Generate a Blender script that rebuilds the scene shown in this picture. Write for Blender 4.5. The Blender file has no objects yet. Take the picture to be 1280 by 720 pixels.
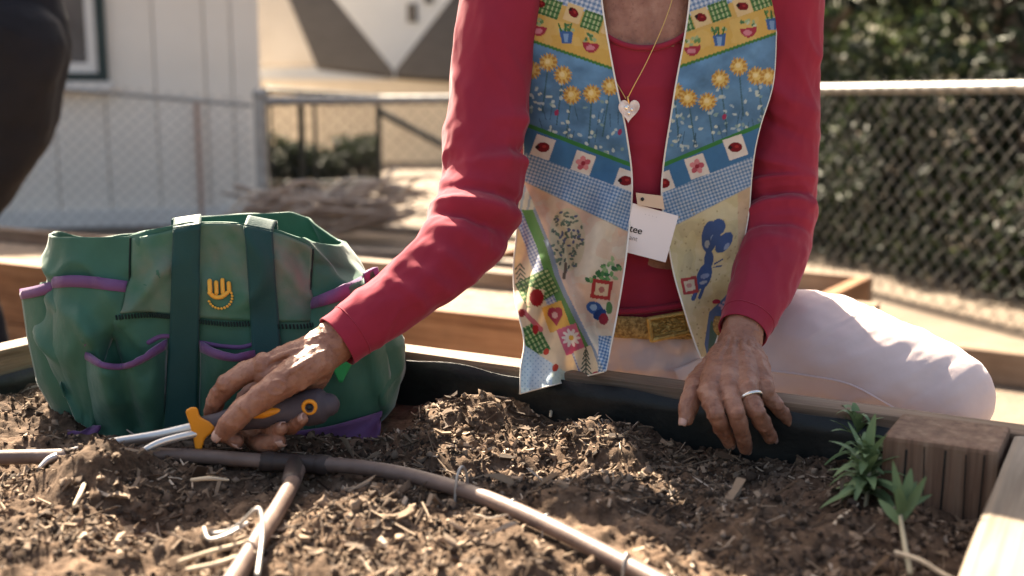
import bpy, bmesh, math, random
import numpy as np
from mathutils import Vector, Matrix
from mathutils.bvhtree import BVHTree

random.seed(7)
RNG = np.random.default_rng(7)
sc = bpy.context.scene
COL = sc.collection

# ------------------------------------------------------------------ camera, sky, sun, exposure
F = 1400.0                      # focal length in photo pixels (photo 1280 wide)
CAM_H = 0.76
PITCH = math.atan(240 / F)
cam = bpy.data.cameras.new('camera')
cam_ob = bpy.data.objects.new('camera', cam)
COL.objects.link(cam_ob)
cam_ob.location = (0, 0, CAM_H)
cam_ob.rotation_euler = (math.pi / 2 - PITCH, 0, 0)
cam.sensor_width = 36
cam.lens = F / 1280 * 36
cam.clip_start = 0.02
cam.clip_end = 2000
cam.dof.use_dof = True
cam.dof.focus_distance = 1.22
cam.dof.aperture_fstop = 3.4
sc.camera = cam_ob

SUN_EL, SUN_AZ = math.radians(41), math.radians(-25)   # azimuth from +Y (away), negative = to the left
world = bpy.data.worlds.new('World'); sc.world = world
world.use_nodes = True
wn = world.node_tree
sky = wn.nodes.new('ShaderNodeTexSky'); sky.sky_type = 'NISHITA'; sky.sun_disc = False
sky.sun_elevation = SUN_EL
sky.sun_rotation = SUN_AZ
sky.air_density = 1.0; sky.dust_density = 5.0; sky.ozone_density = 1.0
bg = wn.nodes['Background']; bg.inputs['Strength'].default_value = 0.05
wn.links.new(sky.outputs['Color'], bg.inputs['Color'])

sun = bpy.data.lights.new('sun', 'SUN'); sun.energy = 4.6; sun.angle = math.radians(0.53)
sun.color = (1.0, 0.92, 0.80)
sun_ob = bpy.data.objects.new('sun', sun); COL.objects.link(sun_ob)
sd = Vector((math.sin(SUN_AZ) * math.cos(SUN_EL), math.cos(SUN_AZ) * math.cos(SUN_EL), math.sin(SUN_EL)))
sun_ob.rotation_euler = (-sd).to_track_quat('-Z', 'Y').to_euler()
sun_ob.location = sd * 20

sc.view_settings.view_transform = 'Standard'
sc.view_settings.look = 'None'
sc.view_settings.exposure = 2.75
sc.view_settings.gamma = 1
sc.view_settings.use_white_balance = True
sc.view_settings.white_balance_temperature = 7300
sc.render.engine = 'CYCLES'
sc.cycles.use_denoising = True
sc.cycles.max_bounces = 6
sc.cycles.transparent_max_bounces = 8

# ------------------------------------------------------------------ helpers
CT, ST = math.cos(PITCH), math.sin(PITCH)
CAMP = Vector((0, 0, CAM_H))
def ray(px, py):
    x = (px - 640) / F; y = -(py - 360) / F
    return Vector((x, CT + y * ST, y * CT - ST))
def P(px, py, Y):
    d = ray(px, py); return CAMP + d * (Y / d.y)
def Q(px, py, z):
    d = ray(px, py); return CAMP + d * ((z - CAM_H) / d.z)
def px2m(n, Y): return n * Y / F

def vnoise(p, seed=0):
    p = np.asarray(p, float)
    i = np.floor(p).astype(np.int64); f = p - i
    f = f * f * f * (f * (f * 6 - 15) + 10)
    def h(a, b, c):
        n = (a * 374761393 + b * 668265263 + c * 2147483647 + seed * 974634721) & 0xffffffff
        n = ((n ^ (n >> 13)) * 1274126177) & 0xffffffff
        n = ((n ^ (n >> 16)) * 2246822519) & 0xffffffff
        return ((n ^ (n >> 15)) & 0xffff) / 65535.0 * 2 - 1
    x, y, z = i[..., 0], i[..., 1], i[..., 2]
    fx, fy, fz = f[..., 0], f[..., 1], f[..., 2]
    def L(a, b, t): return a + (b - a) * t
    return L(L(L(h(x, y, z), h(x+1, y, z), fx), L(h(x, y+1, z), h(x+1, y+1, z), fx), fy),
             L(L(h(x, y, z+1), h(x+1, y, z+1), fx), L(h(x, y+1, z+1), h(x+1, y+1, z+1), fx), fy), fz)
def fbm(p, octv=4, seed=0):
    s = 0; a = 1; q = np.asarray(p, float)
    for k in range(octv):
        s = s + a * vnoise(q, seed + k); q = q * 2.03 + 17.3; a *= 0.5
    return s

def tag(o, label=None, cat=None, group=None, kind=None):
    if label: o['label'] = label
    if cat: o['category'] = cat
    if group: o['group'] = group
    if kind: o['kind'] = kind
    return o
def empty(name, loc=(0, 0, 0), rz=0):
    o = bpy.data.objects.new(name, None); COL.objects.link(o)
    o.location = loc; o.rotation_euler = (0, 0, rz); o.empty_display_size = 0.05
    return o
def link(name, me, mat=None, parent=None):
    o = bpy.data.objects.new(name, me); COL.objects.link(o)
    if mat is not None and not me.materials: me.materials.append(mat)
    if parent is not None:
        o.parent = parent
        o.matrix_parent_inverse = world_mat(parent).inverted()
    return o
def world_mat(o):
    m = Matrix.LocRotScale(o.location, o.rotation_euler, o.scale)
    return m if o.parent is None else world_mat(o.parent) @ o.matrix_parent_inverse @ m
def world_loc(o): return world_mat(o).translation
def mesh(name, verts, faces, smooth=True):
    me = bpy.data.meshes.new(name)
    me.from_pydata([tuple(map(float, v)) for v in verts] if not isinstance(verts, np.ndarray) else verts.tolist(), [], faces if not isinstance(faces, np.ndarray) else faces.tolist())
    if smooth: me.shade_smooth()
    me.update()
    return me
def mobj(name, verts, faces, mat, parent=None, smooth=True):
    return link(name, mesh(name, verts, faces, smooth), mat, parent)
def grid_faces(nr, nc, wrap=False):
    r = np.arange(nr - 1)[:, None]; c = np.arange(nc if wrap else nc - 1)[None, :]
    c2 = (c + 1) % nc
    a = r * nc + c; b = r * nc + c2; d = (r + 1) * nc + c2; e = (r + 1) * nc + c
    return np.stack([a, b, d, e], -1).reshape(-1, 4)
def grid(name, V, mat, parent=None, wrap=False, solid=0, flip=False):
    nr, nc = V.shape[:2]
    f = grid_faces(nr, nc, wrap)
    if flip: f = f[:, ::-1]
    o = mobj(name, V.reshape(-1, 3), f, mat, parent)
    if solid:
        m = o.modifiers.new('solidify', 'SOLIDIFY'); m.thickness = abs(solid); m.offset = -1 if solid > 0 else 1
    return o
def catmull(pts, n):
    pts = np.asarray(pts, float)
    p = np.vstack([2 * pts[0] - pts[1], pts, 2 * pts[-1] - pts[-2]])
    t = np.linspace(0, len(pts) - 1 - 1e-9, n); i = t.astype(int); f = (t - i)[:, None]
    a, b, c, d = p[i], p[i + 1], p[i + 2], p[i + 3]
    return 0.5 * (2 * b + (c - a) * f + (2 * a - 5 * b + 4 * c - d) * f ** 2 + (3 * b - a - 3 * c + d) * f ** 3)
def frames(C, ref=(0, 0, 1)):
    T = np.gradient(C, axis=0); T /= np.linalg.norm(T, axis=1)[:, None] + 1e-12
    r = np.array(ref, float)
    if abs(T[0] @ r) > 0.95: r = np.array((1.0, 0, 0))
    N = np.zeros_like(C); n = r - T[0] * (T[0] @ r); n /= np.linalg.norm(n); N[0] = n
    for k in range(1, len(C)):
        n = N[k - 1] - T[k] * (T[k] @ N[k - 1]); n /= np.linalg.norm(n) + 1e-12; N[k] = n
    return T, N, np.cross(T, N)
def tube_vf(C, R, n=12, caps=True, ref=(0, 0, 1), flat=1.0):
    """closed tube with rounded ends; C centres, R radii"""
    C = np.asarray(C, float); R = np.asarray(R, float)
    T, N, B = frames(C, ref)
    th = np.linspace(0, 2 * math.pi, n, endpoint=False)
    rings = [];
    if caps:
        for k in (75, 45, 20):
            a = math.radians(k); rings.append((C[0] - T[0] * R[0] * math.sin(a), N[0], B[0], R[0] * math.cos(a)))
    for k in range(len(C)): rings.append((C[k], N[k], B[k], R[k]))
    if caps:
        for k in (20, 45, 75):
            a = math.radians(k); rings.append((C[-1] + T[-1] * R[-1] * math.sin(a), N[-1], B[-1], R[-1] * math.cos(a)))
    V = np.array([c + r * (np.cos(th)[:, None] * nn * flat + np.sin(th)[:, None] * b) for c, nn, b, r in rings]).reshape(-1, 3)
    f = grid_faces(len(rings), n, True).tolist()
    if caps:
        f.append(list(range(n))[::-1]); m = (len(rings) - 1) * n; f.append([m + i for i in range(n)])
    return V, f
def tube(name, pts, R, mat, parent=None, n=10, samples=None, flat=1.0, ref=(0, 0, 1)):
    pts = np.array([tuple(p) for p in pts], float)
    samples = samples or max(8, len(pts) * 6)
    C = catmull(pts, samples) if len(pts) > 2 else np.linspace(pts[0], pts[1], samples)
    R = np.interp(np.linspace(0, 1, samples), np.linspace(0, 1, len(np.atleast_1d(R))), np.atleast_1d(R)) if np.ndim(R) else np.full(samples, R)
    V, f = tube_vf(C, R, n, True, ref, flat)
    return mobj(name, V, f, mat, parent)
class Soup:
    def __init__(s): s.V = []; s.F = []; s.n = 0
    def add(s, V, f):
        V = np.asarray(V, float); s.V.append(V); s.F += [[i + s.n for i in q] for q in (f.tolist() if isinstance(f, np.ndarray) else f)]; s.n += len(V); return s
    def chain(s, pts, R, n=14, samples=None, flat=1.0, ref=(0, 0, 1)):
        pts = np.array([tuple(p) for p in pts], float); samples = samples or max(6, len(pts) * 5)
        C = catmull(pts, samples) if len(pts) > 2 else np.linspace(pts[0], pts[1], samples)
        R = np.interp(np.linspace(0, 1, samples), np.linspace(0, 1, len(R)), R)
        return s.add(*tube_vf(C, R, n, True, ref, flat))
    def ball(s, c, r, n=16):
        r = np.array(r) * np.ones(3); th = np.linspace(0, 2 * math.pi, n, endpoint=False); ph = np.linspace(-math.pi / 2 + .12, math.pi / 2 - .12, n // 2)
        V = np.array([[np.cos(p) * np.cos(t), np.cos(p) * np.sin(t), np.sin(p)] for p in ph for t in th]) * r + np.array(tuple(c))
        f = grid_faces(len(ph), n, True).tolist(); f.append(list(range(n))[::-1]); m = (len(ph) - 1) * n; f.append([m + i for i in range(n)])
        return s.add(V, f)
    def box(s, c, h, M=None):
        V = np.array([[x, y, z] for x in (-1, 1) for y in (-1, 1) for z in (-1, 1)]) * np.array(h)
        if M is not None: V = V @ np.array(M.to_3x3()).T
        return s.add(V + np.array(tuple(c)), [[0, 1, 3, 2], [4, 6, 7, 5], [0, 4, 5, 1], [2, 3, 7, 6], [0, 2, 6, 4], [1, 5, 7, 3]])
    def data(s): return np.vstack(s.V), s.F
    def build(s, name, mat, parent=None, smooth=False):
        V, f = s.data(); return mobj(name, V, f, mat, parent, smooth)
def remeshed(soup, voxel, smooth_it=4, fac=0.5):
    V, f = soup.data()
    me = mesh('tmp', V, f); o = bpy.data.objects.new('tmp', me); COL.objects.link(o)
    m = o.modifiers.new('r', 'REMESH'); m.mode = 'VOXEL'; m.voxel_size = voxel; m.use_smooth_shade = True
    if smooth_it:
        s = o.modifiers.new('s', 'SMOOTH'); s.iterations = smooth_it; s.factor = fac
    dg = bpy.context.evaluated_depsgraph_get()
    ev = o.evaluated_get(dg); out = bpy.data.meshes.new_from_object(ev)
    bpy.data.objects.remove(o); bpy.data.meshes.remove(me)
    return out
def get_co(me):
    a = np.empty(len(me.vertices) * 3); me.vertices.foreach_get('co', a); return a.reshape(-1, 3)
def get_no(me):
    a = np.empty(len(me.vertices) * 3); me.vertices.foreach_get('normal', a); return a.reshape(-1, 3)
def set_co(me, a): me.vertices.foreach_set('co', a.ravel()); me.update()
def to_px(V):
    """world points -> photo pixels, only used to place print and folds on the cloth"""
    V = np.asarray(V); d = V - np.array([0, 0, CAM_H])
    z = d[..., 1] * CT - d[..., 2] * ST; y = d[..., 1] * ST + d[..., 2] * CT
    return 640 + F * d[..., 0] / z, 360 - F * y / z
def boxmesh(name, size, bev=0.004, rough=0.0):
    bm = bmesh.new(); bmesh.ops.create_cube(bm, size=1)
    bmesh.ops.scale(bm, vec=size, verts=bm.verts)
    if bev: bmesh.ops.bevel(bm, geom=bm.edges[:], offset=bev, segments=2, affect='EDGES', profile=0.6)
    if rough:
        L = max(range(3), key=lambda i: size[i])
        es = [e for e in bm.edges if abs((e.verts[0].co - e.verts[1].co)[L]) > size[L] * .5]
        bmesh.ops.subdivide_edges(bm, edges=es, cuts=int(size[L] / .03), use_grid_fill=True)
        for v in bm.verts:
            c = np.array([[v.co.x * 9, v.co.y * 30, v.co.z * 30]]); v.co += Vector((0, float(vnoise(c, 3)[0]), float(vnoise(c, 4)[0]))) * rough
    me = bpy.data.meshes.new(name); bm.to_mesh(me); bm.free()
    return me
def board(name, a, b, width, thick, mat, parent, bev=0.004, rough=0.0006, up=(0, 0, 1)):
    """timber from a to b (centre line); width measured along 'up', thick across"""
    a = Vector(a); b = Vector(b); x = (b - a).normalized(); u = Vector(up); y = u.cross(x).normalized(); z = x.cross(y)
    me = boxmesh(name, ((b - a).length, thick, width), bev, rough)
    o = bpy.data.objects.new(name, me); COL.objects.link(o); me.materials.append(mat)
    M = Matrix((x, y, z)).transposed().to_4x4(); M.translation = (a + b) / 2
    if parent is not None:
        o.parent = parent; M = world_mat(parent).inverted() @ M
    o.location = M.to_translation(); o.rotation_euler = M.to_euler()
    return o

# ------------------------------------------------------------------ materials
def new_mat(name):
    m = bpy.data.materials.new(name); m.use_nodes = True
    nt = m.node_tree; return m, nt, nt.nodes['Principled BSDF']
def noise_node(nt, scale, detail=4, stretch=(1, 1, 1), coord='Object', rough=0.6):
    tc = nt.nodes.new('ShaderNodeTexCoord'); mp = nt.nodes.new('ShaderNodeMapping'); mp.inputs['Scale'].default_value = stretch
    n = nt.nodes.new('ShaderNodeTexNoise'); n.inputs['Scale'].default_value = scale; n.inputs['Detail'].default_value = detail; n.inputs['Roughness'].default_value = rough
    nt.links.new(tc.outputs[coord], mp.inputs[0]); nt.links.new(mp.outputs[0], n.inputs['Vector']); return n
def ramp(nt, src, stops):
    r = nt.nodes.new('ShaderNodeValToRGB'); e = r.color_ramp.elements
    while len(e) < len(stops): e.new(0.5)
    for k, (p, c) in enumerate(stops): e[k].position = p; e[k].color = (*c, 1)
    nt.links.new(src, r.inputs['Fac']); return r
def bump(nt, bs, src, strength=0.3, dist=0.01, prev=None):
    b = nt.nodes.new('ShaderNodeBump'); b.inputs['Strength'].default_value = strength; b.inputs['Distance'].default_value = dist
    nt.links.new(src, b.inputs['Height'])
    if prev is not None: nt.links.new(prev.outputs[0], b.inputs['Normal'])
    nt.links.new(b.outputs[0], bs.inputs['Normal']); return b
def M_noise(name, stops, scale=8, detail=5, stretch=(1, 1, 1), rough=0.8, bmp=0.3, bdist=0.004, bscale=None, spec=0.3, metal=0, sheen=0, sss=0):
    m, nt, bs = new_mat(name)
    n = noise_node(nt, scale, detail, stretch); r = ramp(nt, n.outputs['Fac'], stops)
    nt.links.new(r.outputs[0], bs.inputs['Base Color'])
    bs.inputs['Roughness'].default_value = rough; bs.inputs['Specular IOR Level'].default_value = spec; bs.inputs['Metallic'].default_value = metal
    if sheen: bs.inputs['Sheen Weight'].default_value = sheen; bs.inputs['Sheen Roughness'].default_value = 0.4
    if sss: bs.inputs['Subsurface Weight'].default_value = sss; bs.inputs['Subsurface Radius'].default_value = (0.006, 0.002, 0.001); bs.inputs['Subsurface Scale'].default_value = 1.0
    if bmp:
        n2 = noise_node(nt, bscale or scale * 4, 5, stretch); bump(nt, bs, n2.outputs['Fac'], bmp, bdist)
    return m
def sh(c, k): return tuple(min(1, x * k) for x in c)
def M_plain(name, c, var=0.15, **kw):
    return M_noise(name, [(0.3, sh(c, 1 - var)), (0.7, sh(c, 1 + var))], **kw)
def M_wood(name, c1, c2, c3, rough=0.75, scale=1.0):
    m, nt, bs = new_mat(name)
    n = noise_node(nt, 5 * scale, 6, (0.6, 14, 14), rough=0.65)
    w = noise_node(nt, 40 * scale, 4, (0.15, 5, 5))
    r = ramp(nt, n.outputs['Fac'], [(0.28, c1), (0.5, c2), (0.72, c3)])
    r2 = ramp(nt, w.outputs['Fac'], [(0.3, (0.72,) * 3), (0.6, (1.05,) * 3)])
    mx = nt.nodes.new('ShaderNodeMix'); mx.data_type = 'RGBA'; mx.blend_type = 'MULTIPLY'; mx.inputs[0].default_value = 1
    nt.links.new(r.outputs[0], mx.inputs[6]); nt.links.new(r2.outputs[0], mx.inputs[7])
    st = noise_node(nt, 6, 3); r3 = ramp(nt, st.outputs['Fac'], [(0.35, (0.62, 0.6, 0.58)), (0.62, (1, 1, 1))])
    mx2 = nt.nodes.new('ShaderNodeMix'); mx2.data_type = 'RGBA'; mx2.blend_type = 'MULTIPLY'; mx2.inputs[0].default_value = 0.7
    nt.links.new(mx.outputs[2], mx2.inputs[6]); nt.links.new(r3.outputs[0], mx2.inputs[7])
    nt.links.new(mx2.outputs[2], bs.inputs['Base Color']); bs.inputs['Roughness'].default_value = rough; bs.inputs['Specular IOR Level'].default_value = 0.25
    bump(nt, bs, w.outputs['Fac'], 0.5, 0.002)
    return m
def M_island(name, stops, rough=0.8, sss=0.0, trans=None, bmp=0):
    m, nt, bs = new_mat(name)
    g = nt.nodes.new('ShaderNodeNewGeometry'); r = ramp(nt, g.outputs['Random Per Island'], stops)
    nt.links.new(r.outputs[0], bs.inputs['Base Color']); bs.inputs['Roughness'].default_value = rough; bs.inputs['Specular IOR Level'].default_value = 0.3
    if trans:
        t = nt.nodes.new('ShaderNodeBsdfTranslucent'); nt.links.new(r.outputs[0], t.inputs['Color'])
        mix = nt.nodes.new('ShaderNodeMixShader'); mix.inputs[0].default_value = trans
        nt.links.new(bs.outputs[0], mix.inputs[1]); nt.links.new(t.outputs[0], mix.inputs[2]); nt.links.new(mix.outputs[0], nt.nodes['Material Output'].inputs['Surface'])
    if bmp:
        n = noise_node(nt, 300, 3); bump(nt, bs, n.outputs['Fac'], bmp, 0.002)
    return m
def M_cloth(name, c, var=0.08, weave=900, wb=0.25, sheen=0.25, rough=0.85, scale=14, coarse=0.25, cd=0.006, cs=25, trans=0):
    """woven cloth: colour drift, fine weave relief, soft crumple relief"""
    m, nt, bs = new_mat(name)
    n = noise_node(nt, scale, 5); r = ramp(nt, n.outputs['Fac'], [(0.3, sh(c, 1 - var)), (0.7, sh(c, 1 + var))])
    nt.links.new(r.outputs[0], bs.inputs['Base Color'])
    bs.inputs['Roughness'].default_value = rough; bs.inputs['Specular IOR Level'].default_value = 0.2
    bs.inputs['Sheen Weight'].default_value = sheen; bs.inputs['Sheen Roughness'].default_value = 0.35
    n2 = noise_node(nt, cs, 3); b1 = bump(nt, bs, n2.outputs['Fac'], coarse, cd)
    n3 = noise_node(nt, weave, 2); bump(nt, bs, n3.outputs['Fac'], wb, 0.001, b1)
    if trans:
        t = nt.nodes.new('ShaderNodeBsdfTranslucent'); nt.links.new(r.outputs[0], t.inputs['Color'])
        mix = nt.nodes.new('ShaderNodeMixShader'); mix.inputs[0].default_value = trans
        nt.links.new(bs.outputs[0], mix.inputs[1]); nt.links.new(t.outputs[0], mix.inputs[2]); nt.links.new(mix.outputs[0], nt.nodes['Material Output'].inputs['Surface'])
    return m
# ------------------------------------------------------------------ setting: ground, beds, soil
m_ground = M_noise('sandy_ground', [(0.3, (0.125, 0.092, 0.067)), (0.7, (0.19, 0.148, 0.11))], scale=3, detail=8, rough=0.95, bmp=0.5, bdist=0.02, bscale=30)
m_wood_new = M_wood('cedar_wood', (0.17, 0.075, 0.032), (0.28, 0.136, 0.066), (0.35, 0.19, 0.098))
m_wood_old = M_wood('weathered_wood', (0.14, 0.088, 0.058), (0.24, 0.165, 0.113), (0.32, 0.242, 0.176))
m_wood_post = M_wood('post_wood', (0.10, 0.055, 0.035), (0.19, 0.11, 0.07), (0.27, 0.18, 0.12))
m_wood_pale = M_wood('pale_wood', (.19, .145, .108), (.265, .215, .165), (.33, .272, .218))
m_liner = M_noise('black_plastic', [(0.3, (0.006, 0.007, 0.007)), (0.7, (0.015, 0.018, 0.017))], scale=20, rough=0.45, bmp=0.4, bdist=0.01, bscale=15)

g = mobj('ground', [(-150, -60, 0), (150, -60, 0), (150, 240, 0), (-150, 240, 0)], [[0, 1, 2, 3]], m_ground)
tag(g, 'pale sandy ground around the raised beds', 'ground', kind='structure')

TOP = 0.45
dv = Vector((798 / F, CT + 240 / F * ST, 0)).normalized(); EV = -dv; EU = Vector((-dv.y, dv.x, 0))
CORNER = Q(1266, 540, TOP); CORNER.z = 0
def bed(u, v, z=0.0): return CORNER + EU * u + EV * v + Vector((0, 0, z))
def uv_of(p): d = Vector(p) - CORNER; return d.dot(EU), d.dot(EV)
WID = uv_of(Q(20, 433, TOP))[0]
LEN = 1.85
def bed_thing(name, label, origin, eu, ev, wid, length, top, thick, mats, group=None, rows=2):
    t = empty(name, origin)
    tag(t, label, 'garden bed', group)
    def pt(u, v, z): return Vector(origin) + eu * u + ev * v + Vector((0, 0, z))
    h = top / rows
    for r in range(rows):
        z = h * (r + .5); hh = h - 0.003
        board('board', pt(-thick, -thick / 2, z), pt(wid + thick, -thick / 2, z), hh, thick, mats[0], t)
        board('board', pt(-thick / 2, 0.002, z), pt(-thick / 2, length - .002, z), hh, thick, mats[1], t)
        board('board', pt(wid + thick / 2, 0.002, z), pt(wid + thick / 2, length - .002, z), hh, thick, mats[2], t)
        board('board', pt(-thick, length + thick / 2, z), pt(wid + thick, length + thick / 2, z), hh, thick, mats[3], t)
    return t, pt
BED = empty('raised_bed', CORNER)
tag(BED, 'weathered wooden raised bed filled with dark soil, hand resting on its edge', 'garden bed')
TB = 0.038
for r, (z0, z1) in enumerate(((0.002, .222), (.228, TOP))):
    z = (z0 + z1) / 2; h = z1 - z0
    board('board', bed(-.05, -TB / 2, z), bed(WID + TB, -TB / 2, z), h, TB, m_wood_old, BED, .005, .001)
    board('board', bed(WID + TB / 2, .001, z), bed(WID + TB / 2, LEN, z), h, TB, m_wood_old, BED, .005, .001)
    board('board', bed(-.0875, LEN + TB / 2 + .001, z), bed(WID + TB, LEN + TB / 2 + .001, z), h, TB, m_wood_old, BED, .005, .001)
    board('board', bed(-.044, .004, z), bed(-.044, LEN, z), h, .086, m_wood_pale, BED, .007, .001)
# corner post inside the corner, split and rough
pw = 0.098
po = empty('tmp'); bpy.data.objects.remove(po)
S = Soup()
pm = boxmesh('corner_post', (.46, pw, pw * .9), .004, .0016)
post = bpy.data.objects.new('corner_post', pm); COL.objects.link(post); pm.materials.append(m_wood_post); post.parent = BED
xa = Vector((0, 0, 1)); ya = EU; za = xa.cross(ya)
Mx = Matrix((xa, ya, za)).transposed().to_4x4(); Mx.translation = bed(pw / 2 + .002, pw * .45 + .002, .456 - .23)
Mx = world_mat(BED).inverted() @ Mx; post.location = Mx.to_translation(); post.rotation_euler = Mx.to_euler()
# dark drying cracks in the post: thin proud splinter strips beside slots
for k, (off, z0, z1, w_) in enumerate(((.014, .36, .4505, .0010), (.024, .30, .449, .0008), (.046, .30, .4505, .0016), (.059, .37, .4505, .0007), (.079, .30, .446, .0018))):
    a = bed(.002 + off, pw * .9 + .0018, z0); b = bed(.002 + off + (.003 if k % 2 else -.002), pw * .9 + .0018, z1)
    c = board('crack', a, b, w_, .0026, m_liner, post, 0, 0, up=EU)
# black liner along the inner faces
def liner(p0, p1, nrm, z0, z1, seed):
    n = 90; L = (p1 - p0)
    u = np.linspace(0, 1, n); v = np.linspace(0, 1, 14)
    V = np.zeros((14, n, 3))
    for i in range(14):
        zz = z0 + (z1 - z0) * v[i] + (vnoise(np.stack([u * 14, u * 0, u * 0 + seed], -1), 5) * .004 if i == 13 else 0)
        off = .004 + .004 * (1 + vnoise(np.stack([u * 22, u * 0 + v[i] * 3, u * 0 + seed], -1), 2))
        V[i] = np.array(p0)[None] + u[:, None] * np.array(L)[None] + off[:, None] * np.array(nrm)[None]
        V[i, :, 2] = zz
    return grid('liner', V, m_liner, BED, solid=.0012)
liner(bed(pw + .003, 0), bed(WID - .004, 0), EV, .2, TOP - .008, 1)
liner(bed(WID, .004), bed(WID, LEN - .01), -EU, .2, TOP - .03, 2)

# --- soil
SOIL = 0.388
bumps = [(140, 604, .036, .026), (90, 612, .018, .025), (150, 560, -.008, .05), (60, 545, .008, .05), (205, 648, -.036, .034), (470, 520, .010, .04), (545, 545, .022, .03), (600, 528, .024, .028), (665, 520, .034, .03),
         (750, 562, .026, .03), (620, 585, -.020, .03), (690, 580, -.012, .03), (440, 560, -.008, .03), (480, 655, .012, .06), (640, 690, .022, .04), (560, 650, -.010, .03), (250, 690, .016, .03), (40, 640, -.012, .03), (360, 610, -.010, .04), (900, 590, -.004, .05),
         (1000, 640, .008, .06), (1170, 610, .010, .05), (60, 680, .012, .05), (400, 660, .010, .03), (700, 630, .010, .03), (820, 560, .010, .04)]
PIPE1 = [(-60, 573), (40, 571), (130, 569), (220, 569), (300, 574), (370, 579), (430, 582), (490, 590), (545, 603), (600, 620), (660, 645), (720, 674), (790, 710), (870, 752), (960, 800)]
PIPE2 = [(372, 588), (362, 610), (345, 640), (322, 676), (288, 730), (240, 800)]
_pp = [catmull(np.array([tuple(Q(x, y, SOIL + .009))[:2] for x, y in pl]), 70) for pl in (PIPE1, PIPE2)]
def pipe_dist(X, Y):
    X = np.asarray(X, float); d = np.full(X.shape, 9.)
    for C in _pp:
        for a, b in zip(C[:-1], C[1:]):
            e = b - a; t = np.clip(((X - a[0]) * e[0] + (Y - a[1]) * e[1]) / (e @ e), 0, 1)
            d = np.minimum(d, np.hypot(X - a[0] - t * e[0], Y - a[1] - t * e[1]))
    return d
bw = [(*Q(a, b, SOIL)[:2], c, d) for a, b, c, d in bumps]
def soil_h(X, Y):
    X = np.asarray(X, float); Y = np.asarray(Y, float); z0 = np.zeros_like(X)
    p = np.stack([X, Y, z0], -1)
    h = SOIL + fbm(p * 9, 3, 1) * .007 + fbm(p * 26, 3, 9) * .008
    r = 1 - np.abs(vnoise(p * 60, 21)); h = h + (r ** 2 - .4) * .004
    h = h + np.maximum(0, vnoise(p * 120, 31)) ** 1.5 * .005 + vnoise(p * 260, 33) * .0012
    for x, y, a, s in bw: h = h + a * np.exp(-((X - x) ** 2 + (Y - y) ** 2) / (2 * s * s))
    pd = pipe_dist(X, Y); k = np.exp(-(pd / .019) ** 2); h = h * (1 - k) + np.minimum(h, SOIL + .001) * k
    # flat pad under the bag
    bx = np.clip((np.abs(X + .30) - .17) / .05, 0, 1); by = np.clip((np.abs(Y - 1.30) - .08) / .04, 0, 1)
    k = 1 - np.maximum(bx, by); k = k * k * (3 - 2 * k)
    return h * (1 - k) + (SOIL - .004) * k
us = np.linspace(.001, WID - .001, 380)
vs = np.concatenate([np.linspace(.001, .80, 270), np.linspace(.815, LEN - .001, 50)])
UU, VV = np.meshgrid(us, vs)
PX = CORNER.x + EU.x * UU + EV.x * VV; PY = CORNER.y + EU.y * UU + EV.y * VV
m_soil, nt, bs = new_mat('garden_soil')
n1 = noise_node(nt, 55, 8, rough=.75); n2 = noise_node(nt, 9, 4)
r1 = ramp(nt, n1.outputs['Fac'], [(.28, (.022, .0135, .009)), (.42, (.078, .050, .033)), (.56, (.155, .105, .072)), (.74, (.30, .215, .15))])
r2 = ramp(nt, n2.outputs['Fac'], [(.35, (.55, .52, .5)), (.65, (1.05, 1, .97))])
mx = nt.nodes.new('ShaderNodeMix'); mx.data_type = 'RGBA'; mx.blend_type = 'MULTIPLY'; mx.inputs[0].default_value = 1
nt.links.new(r1.outputs[0], mx.inputs[6]); nt.links.new(r2.outputs[0], mx.inputs[7]); nt.links.new(mx.outputs[2], bs.inputs['Base Color'])
bs.inputs['Roughness'].default_value = .95; bs.inputs['Specular IOR Level'].default_value = .15
n3 = noise_node(nt, 170, 6, rough=.7); bump(nt, bs, n3.outputs['Fac'], .7, .004)
soil = grid('soil', np.stack([PX, PY, soil_h(PX, PY)], -1), m_soil, None, flip=True)
tag(soil, 'dark crumbly soil filling the raised bed', 'soil', kind='structure')

# --- mulch: chips, fibres and crumbs strewn over the soil
m_chip = M_island('mulch_bits', [(0, (.035, .022, .015)), (.35, (.10, .065, .043)), (.75, (.22, .155, .105)), (.95, (.38, .285, .205)), (1, (.52, .43, .34))], rough=.9, bmp=.3)
m_clod = M_island('soil_clods', [(0, (.02, .0125, .0085)), (.4, (.07, .045, .030)), (.8, (.16, .11, .075)), (1, (.29, .21, .15))], rough=.95, bmp=.6)
def scatter(n, vmax=.86):
    u = RNG.uniform(.015, WID - .015, n); v = .012 + (vmax - .012) * RNG.uniform(0, 1, n)
    X = CORNER.x + EU.x * u + EV.x * v; Y = CORNER.y + EU.y * u + EV.y * v
    k = (pipe_dist(X, Y) > .0075 + RNG.uniform(-.004, .002, n)) & ~((np.abs(X + .30) < .185) & (np.abs(Y - 1.29) < .09)) & ~((u < pw + .01) & (v < pw + .01))
    X, Y = X[k], Y[k]
    d = fbm(np.stack([X * 11, Y * 11, X * 0], -1), 3, 77)
    k = d > RNG.uniform(-1.1, .9, len(X)); X, Y = X[k], Y[k]
    return X, Y, soil_h(X, Y)
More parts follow.
